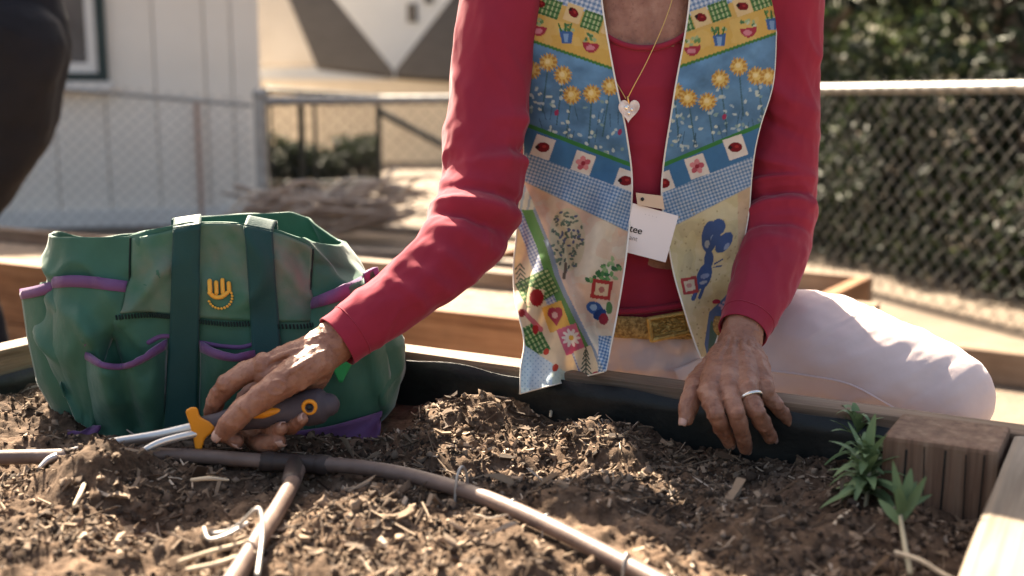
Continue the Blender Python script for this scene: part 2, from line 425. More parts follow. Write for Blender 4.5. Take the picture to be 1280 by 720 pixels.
def rotmats(n, tilt):
    a = RNG.uniform(0, 2 * math.pi, n); b = RNG.normal(0, tilt, n); c = RNG.normal(0, tilt, n)
    ca, sa, cb, sb, cc, scn = np.cos(a), np.sin(a), np.cos(b), np.sin(b), np.cos(c), np.sin(c)
    Rz = np.zeros((n, 3, 3)); Rz[:, 0, 0] = ca; Rz[:, 0, 1] = -sa; Rz[:, 1, 0] = sa; Rz[:, 1, 1] = ca; Rz[:, 2, 2] = 1
    Ry = np.zeros((n, 3, 3)); Ry[:, 0, 0] = cb; Ry[:, 0, 2] = sb; Ry[:, 2, 0] = -sb; Ry[:, 2, 2] = cb; Ry[:, 1, 1] = 1
    Rx = np.zeros((n, 3, 3)); Rx[:, 1, 1] = cc; Rx[:, 1, 2] = -scn; Rx[:, 2, 1] = scn; Rx[:, 2, 2] = cc; Rx[:, 0, 0] = 1
    return Rz @ Ry @ Rx
def strew(name, label, cat, n, base, faces, sfun, tilt, lift, mat, smooth=False):
    X, Y, Z = scatter(n); n = len(X)
    S3 = sfun(n)
    R = rotmats(n, tilt)
    base = np.array(base, float)
    V = base[None] * S3[:, None, :] * (1 + RNG.uniform(-.3, .3, (n, len(base), 1)))
    # bend along x
    V[..., 2] += RNG.normal(0, .25, (n, 1)) * (base[None, :, 0] ** 2) * S3[:, None, 0]
    V = np.einsum('nij,nkj->nki', R, V)
    V += np.stack([X, Y, Z + lift * S3.min(1)], -1)[:, None, :]
    f = np.array(faces)[None] + (np.arange(n) * len(base))[:, None, None]
    o = mobj(name, V.reshape(-1, 3), f.reshape(-1, f.shape[-1]), mat, None, smooth)
    tag(o, label, cat, kind='stuff'); return o
BX = [(x, y, z) for x in (-1, 0, 1) for y in (-1, 1) for z in (-1, 1)]
BF = [[0, 1, 3, 2], [8, 10, 11, 9], [0, 4, 5, 1], [4, 8, 9, 5], [2, 3, 7, 6], [6, 7, 11, 10], [0, 2, 6, 4], [4, 6, 10, 8], [1, 5, 7, 3], [5, 9, 11, 7]]
OC = [(1, 0, 0), (-1, 0, 0), (0, 1, 0), (0, -1, 0), (0, 0, 1), (0, 0, -1)]
_t = []
for a in (0, 1):
    for b in (2, 3):
        for c in (4, 5): _t.append([a, b, c] if (a + b + c) % 2 == 0 else [a, c, b])
_o = Soup(); _o.ball((0, 0, 0), 1, 6)
CB, CF = _o.data()
def s_clod(n):
    r = RNG.lognormal(math.log(.0019), .5, n).clip(.0008, .0075); return r[:, None] * RNG.uniform(.6, 1.2, (n, 3))
def s_chip(n):
    l = RNG.lognormal(math.log(.0034), .5, n).clip(.0014, .012); return np.stack([l, l * RNG.uniform(.16, .42, n), l * RNG.uniform(.08, .2, n)], -1)
def s_fib(n):
    l = RNG.lognormal(math.log(.010), .5, n).clip(.004, .035); w = RNG.uniform(.0003, .0008, n); return np.stack([l, w, w], -1)
CQ = [f for f in CF if len(f) == 4]
strew('soil_clods', 'small crumbs of soil lying all over the raised bed', 'soil crumbs', 34000, CB, CQ, s_clod, .8, .3, m_clod, True)
strew('mulch_chips', 'brown wood chips mixed into the bed soil', 'mulch', 13000, BX, BF, s_chip, .4, .8, m_chip)
strew('mulch_fibres', 'thin straw and bark fibres sticking out of the bed soil', 'straw', 5500, BX, BF, s_fib, .35, 2.0, m_chip)

# --- the other beds
eu2 = EU; ev2 = EV
p0 = Q(657, 393, .33); p0.z = 0
o2 = p0 - EU * .55
B2, pt2 = bed_thing('raised_bed', 'orange-brown cedar raised bed standing behind the green tote bag', o2 - EV * .45, EU, EV, 3.4, .45, .33, .04, (m_wood_old, m_wood_new, m_wood_new, m_wood_new))
s2 = mobj('soil', [pt2(.001, .001, .285), pt2(3.399, .001, .285), pt2(3.399, .449, .285), pt2(.001, .449, .285)], [[0, 1, 2, 3]], M_noise('dry_soil', [(.3, (.16, .115, .08)), (.7, (.33, .25, .18))], scale=30, detail=8, rough=.95, bmp=.8, bdist=.02, bscale=60), None)
tag(s2, 'dry pale soil in the cedar bed behind', 'soil', kind='structure')
c3 = Q(1071, 345, .22); c3.z = 0
d3 = math.radians(12); eu3 = Vector((-math.cos(d3), math.sin(d3), 0)); ev3 = Vector((-math.sin(d3), -math.cos(d3), 0))
d3b = math.radians(33); eu3 = Vector((-math.cos(d3b), math.sin(d3b), 0)); ev3 = Vector((-math.sin(d3b), -math.cos(d3b), 0))
B3, pt3 = bed_thing('raised_bed', 'low wooden garden bed in front of the chain-link fence and hedge', c3, eu3, ev3, 1.2, .45, .22, .04, (m_wood_old, m_wood_new, m_wood_new, m_wood_old), rows=1)
s3 = mobj('soil', [pt3(.001, .001, .15), pt3(1.199, .001, .15), pt3(1.199, .449, .15), pt3(.001, .449, .15)], [[0, 1, 2, 3]], s2.data.materials[0], None)
tag(s3, 'dry soil inside the low garden bed', 'soil', kind='structure')
# farther beds / timbers with grey soil, seen between arm and vest
p4 = Q(500, 312, .2); p4.z = 0
B4, pt4 = bed_thing('raised_bed', 'far low timber bed with the heap of branches on it', p4 - EU * 1.0 - EV * .6, EU, EV, 1.75, .6, .2, .05, (m_wood_pale, m_wood_pale, m_wood_pale, m_wood_pale), rows=1)
s4 = mobj('soil', [pt4(.001, .001, .17), pt4(1.749, .001, .17), pt4(1.749, .599, .17), pt4(.001, .599, .17)], [[0, 1, 2, 3]], s2.data.materials[0], None)
tag(s4, 'pale dry soil in the far timber bed', 'soil', kind='structure')
ta = Q(1195, 470, 0); tb = Q(1420, 500, 0)
tm = board('timber_edging', Vector((ta.x, ta.y, .046)), Vector((tb.x, tb.y, .046)), .09, .09, m_wood_old, None, .006, .002)
tag(tm, 'squared timber lying on the sandy ground beside the white-trousered knee', 'timber')
# ------------------------------------------------------------------ background: fence, buildings, hedge, trees
m_galv = M_noise('galvanised_steel', [(.3, (.27, .26, .24)), (.7, (.39, .375, .35))], scale=12, rough=.5, metal=.35, bmp=.1, bscale=60)
m_wire = M_noise('fence_wire', [(.3, (.07, .066, .06)), (.7, (.125, .117, .105))], scale=12, rough=.55, metal=.3, bmp=0)
def chain_link(name, a, b, zb0, zt0, zb1, zt1, parent, pitch=.072, r=.0021):
    a = Vector(a); b = Vector(b); d = b - a; L = d.length; d = d / L; nrm = Vector((-d.y, d.x, 0))
    S = Soup(); Ht = max(zt0 - zb0, zt1 - zb1)
    k = -int(Ht / pitch) - 1
    def zb(s): return zb0 + (zb1 - zb0) * s / L
    def zt(s): return zt0 + (zt1 - zt0) * s / L
    while k * pitch < L + Ht:
        for sg in (1, -1):
            s0 = k * pitch
            sa, sb = (s0, s0 + Ht) if sg == 1 else (s0 + Ht, s0)
            # clip in s to [0, L]
            t0, t1 = 0., 1.
            lo, hi = sorted((sa, sb))
            if hi < 0 or lo > L: continue
            ts = sorted(((0 - sa) / (sb - sa), (L - sa) / (sb - sa))); t0 = max(0, ts[0]); t1 = min(1, ts[1])
            if t1 <= t0: continue
            n = max(2, int((t1 - t0) * Ht / pitch * 4)); pts = []
            for q in np.linspace(t0, t1, n):
                s = sa + (sb - sa) * q
                p = a + d * s + nrm * (.0024 * math.sin(2 * math.pi * (q * Ht / pitch)) * sg)
                p.z = zb(s) + (zt(s) - zb(s)) * q; pts.append(p)
            C = np.array([tuple(p) for p in pts]); V, f = tube_vf(C, np.full(len(C), r), 4, False)
            S.add(V, f)
        k += 1
    o = S.build(name, m_wire, parent, True); o['kind'] = 'stuff'; return o
def fence(label, a, b, za, zb_, posts, rail_r=.019, mesh_=True, wr=.0021, post_r=.024, group='chain-link fence runs'):
    a = Vector(a); b = Vector(b); t = empty('chain_link_fence', (a.x, a.y, 0)); tag(t, label, 'fence', group)
    A = Vector((a.x, a.y, za)); B = Vector((b.x, b.y, zb_))
    tube('top_rail', [A, B], rail_r, m_galv, t, 14, 12)
    for q in posts:
        p = A.lerp(B, q); tube('post', [(p.x, p.y, 0), (p.x, p.y, p.z + .01)], post_r, m_galv, t, 14, 6)
        S = Soup(); S.ball((p.x, p.y, p.z + .03), (post_r * 1.15, post_r * 1.15, post_r)); S.build('post_cap', m_galv, t, True)
    if mesh_:
        dn = (B - A).normalized(); off = Vector((dn.y, -dn.x, 0)) * (rail_r + .004)
        chain_link('wire_mesh', Vector((a.x, a.y, 0)) + off, Vector((b.x, b.y, 0)) + off, .02, za + .035, .02, zb_ + .035, t, r=wr)
    return t
fr1 = P(1285, 110, 3.55); fr0 = P(1020, 117, 4.6)
dr = (fr1 - fr0); frA = fr0 - dr * .95; frB = fr1 + dr * .6
zr0 = .785
fence('chain-link fence run in front of the dark hedge', frA, frB, zr0, .79, (0, 1))
CP = P(325, 121, 5.6)
fence('chain-link fence run with thick pale top rail behind the heap of branches', CP, (frA.x - .06, frA.y + .05, 0), .735, .75, (0,), rail_r=.024, post_r=.033, wr=.0011)
fl = P(-120, 92, 5.75)
fence('chain-link fence run in front of the white sided building', (fl.x, fl.y, 0), (CP.x - .05, CP.y, 0), .86, .715, (), rail_r=.010, wr=.0011)

# --- white building with vertical boards and a window
m_wall = M_noise('white_paint', [(.3, (.74, .66, .56)), (.7, (.84, .765, .665))], scale=1.2, detail=6, rough=.7, bmp=.12, bdist=.004, bscale=30)
m_trim = M_plain('cream_trim', (.70, .66, .60), .06, scale=4, rough=.6, bmp=.05)
m_green = M_plain('dark_green_paint', (.018, .035, .032), .2, scale=6, rough=.45, bmp=.05)
m_glass, nt, bs = new_mat('window_glass'); bs.inputs['Base Color'].default_value = (.10, .085, .075, 1); bs.inputs['Roughness'].default_value = .12
m_screen = M_noise('insect_screen', [(.3, (.11, .095, .085)), (.7, (.16, .14, .125))], scale=5, rough=.9, bmp=.2, bscale=400)
YB = 6.7
bl = empty('white_building', (P(330, 200, YB).x, YB, 0)); tag(bl, 'white building with vertical board siding and a dark-framed window', 'building')
xr = P(330, 200, YB).x
S = Soup(); S.box((xr - 3.0, YB + 1.55, 1.6), (2.98, 1.5, 1.595)); S.build('wall', m_wall, bl)
edges = [330, 296, 264, 205, 146, 88, 30, -30, -90, -150]
for k in range(len(edges) - 1):
    x1 = P(edges[k], 200, YB).x; x0 = P(edges[k + 1], 200, YB).x
    board('siding_board', ((x0 + x1) / 2, YB + .02 + .004 * (k % 2), .02), ((x0 + x1) / 2, YB + .02 + .004 * (k % 2), 3.2), abs(x1 - x0) - .005, .03, m_wall, bl, .006, 0, up=(1, 0, 0))
# base ledge
board('base_trim', (xr - 4, YB - .02, .06), (xr - .01, YB - .02, .06), .1, .03, m_trim, bl, .004, 0)
wx0, wx1 = P(-60, 100, YB).x, P(146, 100, YB).x
wz0 = P(146, 102, YB).z; wz1 = wz0 + 1.2
w = empty('window', ((wx0 + wx1) / 2, YB, wz0)); w.parent = bl; w.matrix_parent_inverse = world_mat(bl).inverted()
def wbox(name, x0, x1, z0, z1, y0, y1, mat):
    S = Soup(); S.box(((x0 + x1) / 2, (y0 + y1) / 2, (z0 + z1) / 2), ((x1 - x0) / 2, (y1 - y0) / 2, (z1 - z0) / 2)); return S.build(name, mat, w)
fw = .045
wbox('frame', wx0, wx1, wz0, wz0 + fw, YB - .05, YB + .02, m_green); wbox('frame', wx1 - fw * 1.1, wx1, wz0 + fw, wz1, YB - .05, YB + .02, m_green)
wbox('frame', wx0, wx0 + fw, wz0 + fw, wz1, YB - .05, YB + .02, m_green); wbox('frame', wx0 + fw, wx1 - fw * 1.1, wz1 - fw, wz1, YB - .05, YB + .02, m_green)
ix0, ix1, iz0, iz1 = wx0 + fw + .001, wx1 - fw * 1.1 - .001, wz0 + fw + .001, wz1 - fw - .001
ff = .055
wbox('sash', ix0, ix1, iz0, iz0 + ff, YB - .03, YB + .02, m_trim); wbox('sash', ix1 - ff, ix1, iz0 + ff, iz1, YB - .03, YB + .02, m_trim); wbox('sash', ix0, ix0 + ff, iz0 + ff, iz1, YB - .03, YB + .02, m_trim)
wbox('pane', ix0 + ff, ix1 - ff, iz0 + ff, iz1, YB - .008, YB + .015, m_screen)
wbox('sill', wx0 - .05, wx1 + .03, wz0 - .05, wz0 - .003, YB - .09, YB + .02, m_trim)
pp = P(252, 200, YB); 
pipe = tube('wall_pipe', [(pp.x, YB - .03, .01), (pp.x, YB - .03, P(252, 128, YB).z)], .012, M_plain('rusty_pipe', (.40, .25, .19), .2, rough=.7), bl, 10, 6)

bl.rotation_euler.z = math.radians(13.5)
# --- low shed with dark roof slopes, white gable behind
m_stucco = M_noise('beige_stucco', [(.3, (.44, .38, .31)), (.7, (.53, .47, .39))], scale=2, detail=6, rough=.9, bmp=.3, bscale=60)
m_roof = M_noise('roof_shingle', [(.3, (.06, .053, .047)), (.7, (.088, .078, .07))], scale=4, detail=6, stretch=(1, 6, 6), rough=.85, bmp=.3, bscale=30)
m_gable = M_plain('pale_gable_paint', (.68, .66, .62), .05, scale=2, rough=.7, bmp=.05)
YS = 13.0
sb = empty('shed', (P(500, 150, YS).x, YS, 0)); tag(sb, 'low beige shed with dark shingled roof slopes and pale gable behind', 'shed')
x0, x1 = P(300, 100, YS).x - 1.0, P(760, 100, YS).x
ez = P(490, 97, YS).z
S = Soup(); S.box(((x0 + x1) / 2, YS + 2.6, ez / 2 - .01), ((x1 - x0) / 2, 2.5, ez / 2 - .012)); S.build('wall', m_stucco, sb)
# roof slopes: planes rising away from the eave at 35 degrees
sl = math.tan(math.radians(56))
def on_roof(px, py, dz=0):
    d = ray(px, py); e = P(px, 88 + (px - 400) * .08 + 0, YS).z
    # z = e + (Y-YS)*sl
    t = (e - sl * YS - CAM_H) / (d.z - sl * d.y) ; p = CAMP + d * t; p.z += dz; return p
def slab(name, pts, th, mat):
    pts = [Vector(p) for p in pts]; n = len(pts); nn = (pts[1] - pts[0]).cross(pts[2] - pts[0]).normalized()
    if nn.z < 0: nn = -nn
    V = pts + [p - nn * th for p in pts]
    F_ = [list(range(n)), list(range(2 * n - 1, n - 1, -1))] + [[i, n + i, n + (i + 1) % n, (i + 1) % n] for i in range(n)]
    return mobj(name, V, F_, mat, sb, False)
slab('roof_slope', [on_roof(396, 82), on_roof(492, 94), on_roof(492, 88), on_roof(420, 0), on_roof(385, -45), on_roof(340, -45), on_roof(362, 0)], .08, m_roof)
slab('roof_slope', [on_roof(494, 94), on_roof(760, 112), on_roof(760, -45), on_roof(600, -45), on_roof(562, 0), on_roof(494, 88)], .08, m_roof)
gz = YS + 3.2
S = Soup(); a = P(300, 100, gz); b = P(760, 100, gz); S.box(((a.x + b.x) / 2, gz + .5, 2.2), ((b.x - a.x) / 2, .45, 2.2)); S.build('gable_wall', m_gable, sb)
gw = P(515, 16, gz); S = Soup(); S.box((gw.x, gz + .03, gw.z), (.07, .02, .13)); wn_ = S.build('gable_window', m_glass, sb)
gw = P(536, -4, gz); S = Soup(); S.box((gw.x, gz + .03, gw.z), (.06, .02, .09)); S.build('gable_window', m_glass, sb)
# the stuccoed flank left of the dark slope
slab('flank_wall', [on_roof(300, 84, .02), on_roof(394, 82, .02), on_roof(360, 0, .02), on_roof(338, -45, .02), on_roof(300, -45, .02)], .05, m_stucco)

# --- black metal railing, hedge clump and handrail
m_black = M_plain('black_metal', (.022, .026, .026), .2, scale=10, rough=.45, bmp=.05)
YR = 9.2
rl = empty('metal_railing', (P(400, 235, YR).x, YR, 0)); tag(rl, 'black metal railing with posts behind the pale fence rail', 'railing')
for px_, wd in ((378, .05), (395, .03), (474, .045), (340, .02)):
    x = P(px_, 200, YR).x; board('post', (x, YR, 0), (x, YR, .78), wd, wd, m_black, rl, .003, 0, up=(1, 0, 0))
a = P(330, 112, YR); b = P(476, 122, YR); tube('top_bar', [a, b], .022, m_black, rl, 8, 6)
for px_ in range(345, 474, 9):
    if min(abs(px_ - q) for q in (378, 395)) < 7: continue
    x = P(px_, 200, YR).x; tube('baluster', [(x, YR, .06), (x, YR, .76)], .005, m_black, rl, 6, 4)
tube('bottom_bar', [(P(332, 200, YR).x, YR, .06), (P(474, 200, YR).x, YR, .06)], .012, m_black, rl, 8, 4)
a = P(476, 140, YR); b = P(600, 206, YR); tube('handrail', [a, b], .03, m_black, rl, 8, 6)
tube('handrail_post', [(b.x, YR, 0), b], .025, m_black, rl, 8, 4)

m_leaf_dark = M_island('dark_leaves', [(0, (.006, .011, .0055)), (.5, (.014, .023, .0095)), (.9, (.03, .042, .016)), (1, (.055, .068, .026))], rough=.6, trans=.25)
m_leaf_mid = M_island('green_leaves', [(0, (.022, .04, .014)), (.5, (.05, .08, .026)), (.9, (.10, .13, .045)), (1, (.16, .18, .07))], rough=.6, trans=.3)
m_bark = M_noise('bark', [(.3, (.05, .035, .025)), (.7, (.13, .10, .075))], scale=12, stretch=(1, 1, .2), rough=.95, bmp=.8, bdist=.02)
def leaf_mesh(C, D, size, mat, name, parent):
    """C leaf centres; each leaf a folded pointed quad pair"""
    n = len(C); a = RNG.normal(size=(n, 3)); a /= np.linalg.norm(a, axis=1)[:, None]
    b = RNG.normal(size=(n, 3)); b -= a * (a * b).sum(1)[:, None]; b /= np.linalg.norm(b, axis=1)[:, None]; c = np.cross(a, b)
    s = size * RNG.uniform(.6, 1.3, (n, 1))
    V = np.stack([C - a * s, C + b * s * .42 + c * s * .12, C + a * s, C - b * s * .42 + c * s * .12], 1)
    f = np.array([[0, 1, 2], [0, 2, 3]])[None] + (np.arange(n) * 4)[:, None, None]
    return mobj(name, V.reshape(-1, 3), f.reshape(-1, 3), mat, parent, False)
def hedge(name, label, a, b, depth, h, n, size, mat, seed):
    a = Vector(a); b = Vector(b); t = empty(name, ((a.x + b.x) / 2, (a.y + b.y) / 2, 0)); tag(t, label, 'hedge')
    d = (b - a).normalized(); nr = np.array((-d.y, d.x, 0))
    u = RNG.uniform(0, 1, n); w_ = RNG.uniform(-1, 1, n); z = RNG.uniform(0, 1, n) ** .85
    C = np.array(a)[None] + u[:, None] * np.array(b - a)[None]
    k = 1 + .35 * fbm(np.stack([u * (b - a).length * 1.6, z * 2.5, w_ * 0 + seed], -1), 3, seed)
    C = C + (w_ * depth * .5 * k)[:, None] * nr[None]; C[:, 2] = z * h * (1 + .22 * fbm(np.stack([u * (b - a).length * 2, w_, w_ * 0 + seed], -1), 3, seed + 3)) + .02
    dens = fbm(np.stack([C[:, 0] * 3, C[:, 1] * 3, C[:, 2] * 3], -1), 2, seed + 8); C = C[dens > -.45]
    leaf_mesh(C, None, size, mat, 'foliage', t)
    L = (b - a).length
    for q in np.arange(.25, L, .55):
        p = a + d * q
        tube('stem', [(p.x, p.y, 0), (p.x + .05, p.y + .03, h * .35), (p.x - .04 + random.uniform(-.1, .1), p.y, h * .75)], [.03, .022, .008], m_bark, t, 8, 8)
    return t
hd = (frB - frA); nrm = Vector((-hd.y, hd.x, 0)).normalized(); nrm = nrm if nrm.y > 0 else -nrm
hA = Vector((frA.x, frA.y, 0)) + nrm * .72 - hd * .35; hB = Vector((frB.x, frB.y, 0)) + nrm * .72 + hd * .3
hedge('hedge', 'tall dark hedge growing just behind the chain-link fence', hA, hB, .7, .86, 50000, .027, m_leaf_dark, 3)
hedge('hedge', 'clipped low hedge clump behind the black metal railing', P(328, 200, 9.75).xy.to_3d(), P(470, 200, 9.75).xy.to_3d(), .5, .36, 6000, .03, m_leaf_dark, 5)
def tree(name, label, base, h, cr, n, size, mat, seed, cz=None):
    t = empty(name, base); tag(t, label, 'tree', 'trees beyond the hedge')
    b = Vector(base); cz = cz or h * .62
    rs = random.Random(seed)
    tube('trunk', [b, b + Vector((.06, .05, h * .3)), b + Vector((-.05, .1, h * .6)), b + Vector((.1, .0, h * .92))], [h * .032, h * .026, h * .017, h * .004], m_bark, t, 10, 18)
    for k in range(7):
        an = rs.uniform(0, 6.28); z0 = h * rs.uniform(.22, .6); r = cr * rs.uniform(.5, .85)
        tube('limb', [b + Vector((0, 0, z0)), b + Vector((math.cos(an) * r * .5, math.sin(an) * r * .5, z0 + r * .45)), b + Vector((math.cos(an) * r, math.sin(an) * r, z0 + r * .6))], [h * .014, h * .009, h * .003], m_bark, t, 7, 10)
    cl = []
    for k in range(34):
        q = np.array([rs.gauss(0, 1), rs.gauss(0, 1), rs.gauss(0, 1)]); q /= np.linalg.norm(q); q *= rs.uniform(.25, 1) ** .5
        cl.append(q * np.array((cr, cr, h * .38)))
    cl = np.array(cl); i = RNG.integers(0, len(cl), n)
    q = RNG.normal(size=(n, 3)) * np.array((.21, .21, .16)) * cr
    C = np.array(b)[None] + cl[i] + q + np.array((0, 0, cz)); C = C[C[:, 2] > .3]
    leaf_mesh(C, None, size, mat, 'crown', t); return t
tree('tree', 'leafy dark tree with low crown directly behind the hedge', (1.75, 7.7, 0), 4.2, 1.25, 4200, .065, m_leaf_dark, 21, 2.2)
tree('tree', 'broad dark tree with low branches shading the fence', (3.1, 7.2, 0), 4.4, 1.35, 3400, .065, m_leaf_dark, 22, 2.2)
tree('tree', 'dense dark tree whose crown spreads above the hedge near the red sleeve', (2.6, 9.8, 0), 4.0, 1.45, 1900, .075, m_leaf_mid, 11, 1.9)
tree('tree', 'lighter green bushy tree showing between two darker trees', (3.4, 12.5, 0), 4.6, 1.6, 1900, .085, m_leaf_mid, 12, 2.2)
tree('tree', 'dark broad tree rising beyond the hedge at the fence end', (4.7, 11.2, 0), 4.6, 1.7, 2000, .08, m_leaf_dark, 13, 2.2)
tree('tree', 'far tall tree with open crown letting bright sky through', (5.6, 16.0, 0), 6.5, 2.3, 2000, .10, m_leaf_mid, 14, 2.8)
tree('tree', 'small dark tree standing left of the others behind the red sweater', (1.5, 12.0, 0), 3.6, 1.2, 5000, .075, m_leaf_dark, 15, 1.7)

# --- heap of branches and dry roots
m_stick = M_noise('dry_branches', [(.3, (.16, .115, .09)), (.7, (.40, .33, .27))], scale=8, stretch=(1, 1, 1), rough=.9, bmp=.4)
m_straw = M_plain('dry_stalks', (.52, .45, .36), .15, scale=10, rough=.8, bmp=.1)
hp = empty('branch_heap', P(420, 275, 4.6).xy.to_3d()); tag(hp, 'heap of dry branches and cut stalks piled by the fence post', 'branch heap')
rs = random.Random(4)
for k in range(80):
    cx = rs.uniform(335, 495); cy = rs.uniform(238, 285); ln = rs.uniform(20, 70); an = rs.uniform(-.35, .25); Y = rs.uniform(4.3, 4.8)
    a = P(cx - ln, cy - ln * math.sin(an), Y); b = P(cx + ln, cy + ln * math.sin(an), Y + rs.uniform(-.2, .2)); m_ = (a + b) / 2 + Vector((0, 0, rs.uniform(-.02, .05)))
    a.z = max(a.z, .19); b.z = max(b.z, .19)
    tube('branch', [a, m_, b], [rs.uniform(.004, .012), rs.uniform(.005, .014), .003], m_stick, hp, 7, 9)
for (xs) in ([(400, 250), (425, 228), (452, 224), (480, 226)], [(470, 240), (480, 225), (492, 213), (500, 211)], [(500, 242), (518, 226), (540, 220), (556, 226)], [(430, 245), (440, 232), (460, 226), (475, 228)], [(290, 262), (320, 240), (350, 246), (370, 256)]):
    tube('stalk', [P(x, y, 4.5) for x, y in xs], [.007, .008, .007, .002], m_straw, hp, 7, 14)
# --- plank seen behind the fence
pk = board('plank', P(1208, 329, 4.7), P(1264, 331, 4.66), .1, .03, m_wood_pale, None, .003, 0)
tag(pk, 'pale plank showing through the fence at the foot of the hedge', 'plank')
# ------------------------------------------------------------------ garden tote bag
m_bag = M_cloth('green_canvas', (.042, .128, .086), .2, weave=700, wb=.2, sheen=.35, rough=.6, scale=9, coarse=.35, cd=.006, cs=22, trans=.12)
m_strap = M_cloth('dark_green_webbing', (.012, .055, .050), .12, weave=500, wb=.4, sheen=.2, rough=.6, scale=9, coarse=.1, cs=20)
m_purple = M_cloth('purple_binding', (.135, .062, .150), .15, weave=700, wb=.3, sheen=.2, rough=.7, scale=12, coarse=.2)
m_thread = M_plain('dark_thread', (.006, .018, .014), .2, rough=.8, bmp=0)
m_orange = M_plain('orange_print', (.80, .42, .06), .1, rough=.6, bmp=.1, bscale=200)
BAG = empty('tote_bag', (P(270, 555, 1.22).x, 1.30, SOIL)); tag(BAG, 'green canvas garden tote bag with purple-edged pockets standing on the soil', 'bag')
YC, HB = 1.295, .092
lv = [(0.0, 118, 470), (.10, 92, 486), (.25, 70, 492), (.45, 58, 492), (.62, 60, 482), (.80, 64, 462), (1.0, 64, 432)]
zb_ = SOIL - .006
def rim_z(px): # rim height per photo column on the front
    y = np.interp(px, [60, 165, 200, 250, 300, 350, 390, 432], [300, 296, 287, 276, 277, 288, 306, 318]); return y
NPH, NLV = 200, 90
ph = np.linspace(0, 2 * math.pi, NPH, endpoint=False)
Vb = np.zeros((NLV, NPH, 3))
for i, s in enumerate(np.linspace(0, 1, NLV)):
    xl = P(np.interp(s, [l[0] for l in lv], [l[1] for l in lv]), 420, YC - .03).x; xr_ = P(np.interp(s, [l[0] for l in lv], [l[2] for l in lv]), 420, YC - .03).x
    cx, a = (xl + xr_) / 2, (xr_ - xl) / 2
    c, sn = np.cos(ph), np.sin(ph)
    e = .55 + .25 * s
    X = cx + a * np.sign(c) * np.abs(c) ** e; Yv = YC - HB * (1 - .12 * s + .12 * math.sin(s * math.pi)) * np.sign(sn) * np.abs(sn) ** .6
    pxs = 640 + F * X / 1.24
    rz = np.array([P(270, y, 1.215).z for y in rim_z(pxs)])
    back = np.clip(-sn * 2, 0, 1)
    rzb = np.interp(pxs, [60, 140, 200, 330, 380, 432], [P(0, q, YC + .08).z for q in (296, 290, 272, 265, 286, 310)])
    zt = rz * (1 - back) + rzb * back
    Z = zb_ + (zt - zb_) * s
    Vb[i] = np.stack([X, Yv, Z], -1)
# crumple: sagging folds, pinched sides
p = Vb.reshape(-1, 3)
w = fbm(np.stack([p[:, 0] * 13, p[:, 1] * 13, p[:, 2] * 8], -1), 3, 41).reshape(NLV, NPH)
rg = (1 - np.abs(vnoise(np.stack([p[:, 0] * 16 + p[:, 2] * 12, p[:, 1] * 12, p[:, 2] * 9 - p[:, 0] * 9], -1), 44))).reshape(NLV, NPH) ** 3
cen = np.stack([np.full(NPH, Vb[0, :, 0].mean()), np.full(NPH, YC)], -1)[None]
dirv = Vb[..., :2] - cen; dirv /= np.linalg.norm(dirv, axis=-1)[..., None]
sg = np.linspace(0, 1, NLV)[:, None]
Vb[..., :2] += dirv * ((w * .007 + rg * .013 - .005) * np.clip(sg * 6, 0, 1))[..., None]
# deep folds of the slumped canvas, along lines on the front
fx, fy = to_px(Vb)
for x0, y0, x1, y1, wd, am in ((136, 430, 168, 548, 10, -.020), (120, 418, 140, 500, 9, .012), (150, 402, 212, 332, 8, .007), (165, 350, 185, 395, 9, -.006), (62, 372, 118, 424, 7, .007), (350, 322, 388, 372, 7, .008), (372, 320, 395, 400, 9, -.008),
                               (100, 392, 112, 420, 7, .009), (255, 330, 300, 395, 10, -.005), (440, 400, 470, 520, 10, -.012), (452, 420, 480, 500, 8, .008), (400, 330, 440, 345, 7, -.006), (180, 300, 200, 340, 7, .006), (270, 295, 292, 330, 7, .005)):
    dx, dy = x1 - x0, y1 - y0; t_ = np.clip(((fx - x0) * dx + (fy - y0) * dy) / (dx * dx + dy * dy), 0, 1); dd = np.hypot(fx - x0 - t_ * dx, fy - y0 - t_ * dy)
    Vb[..., 1] -= am * np.exp(-(dd / wd) ** 2) * (Vb[..., 1] < YC)
bag_body = grid('body', Vb, m_bag, BAG, wrap=True, solid=.0028)
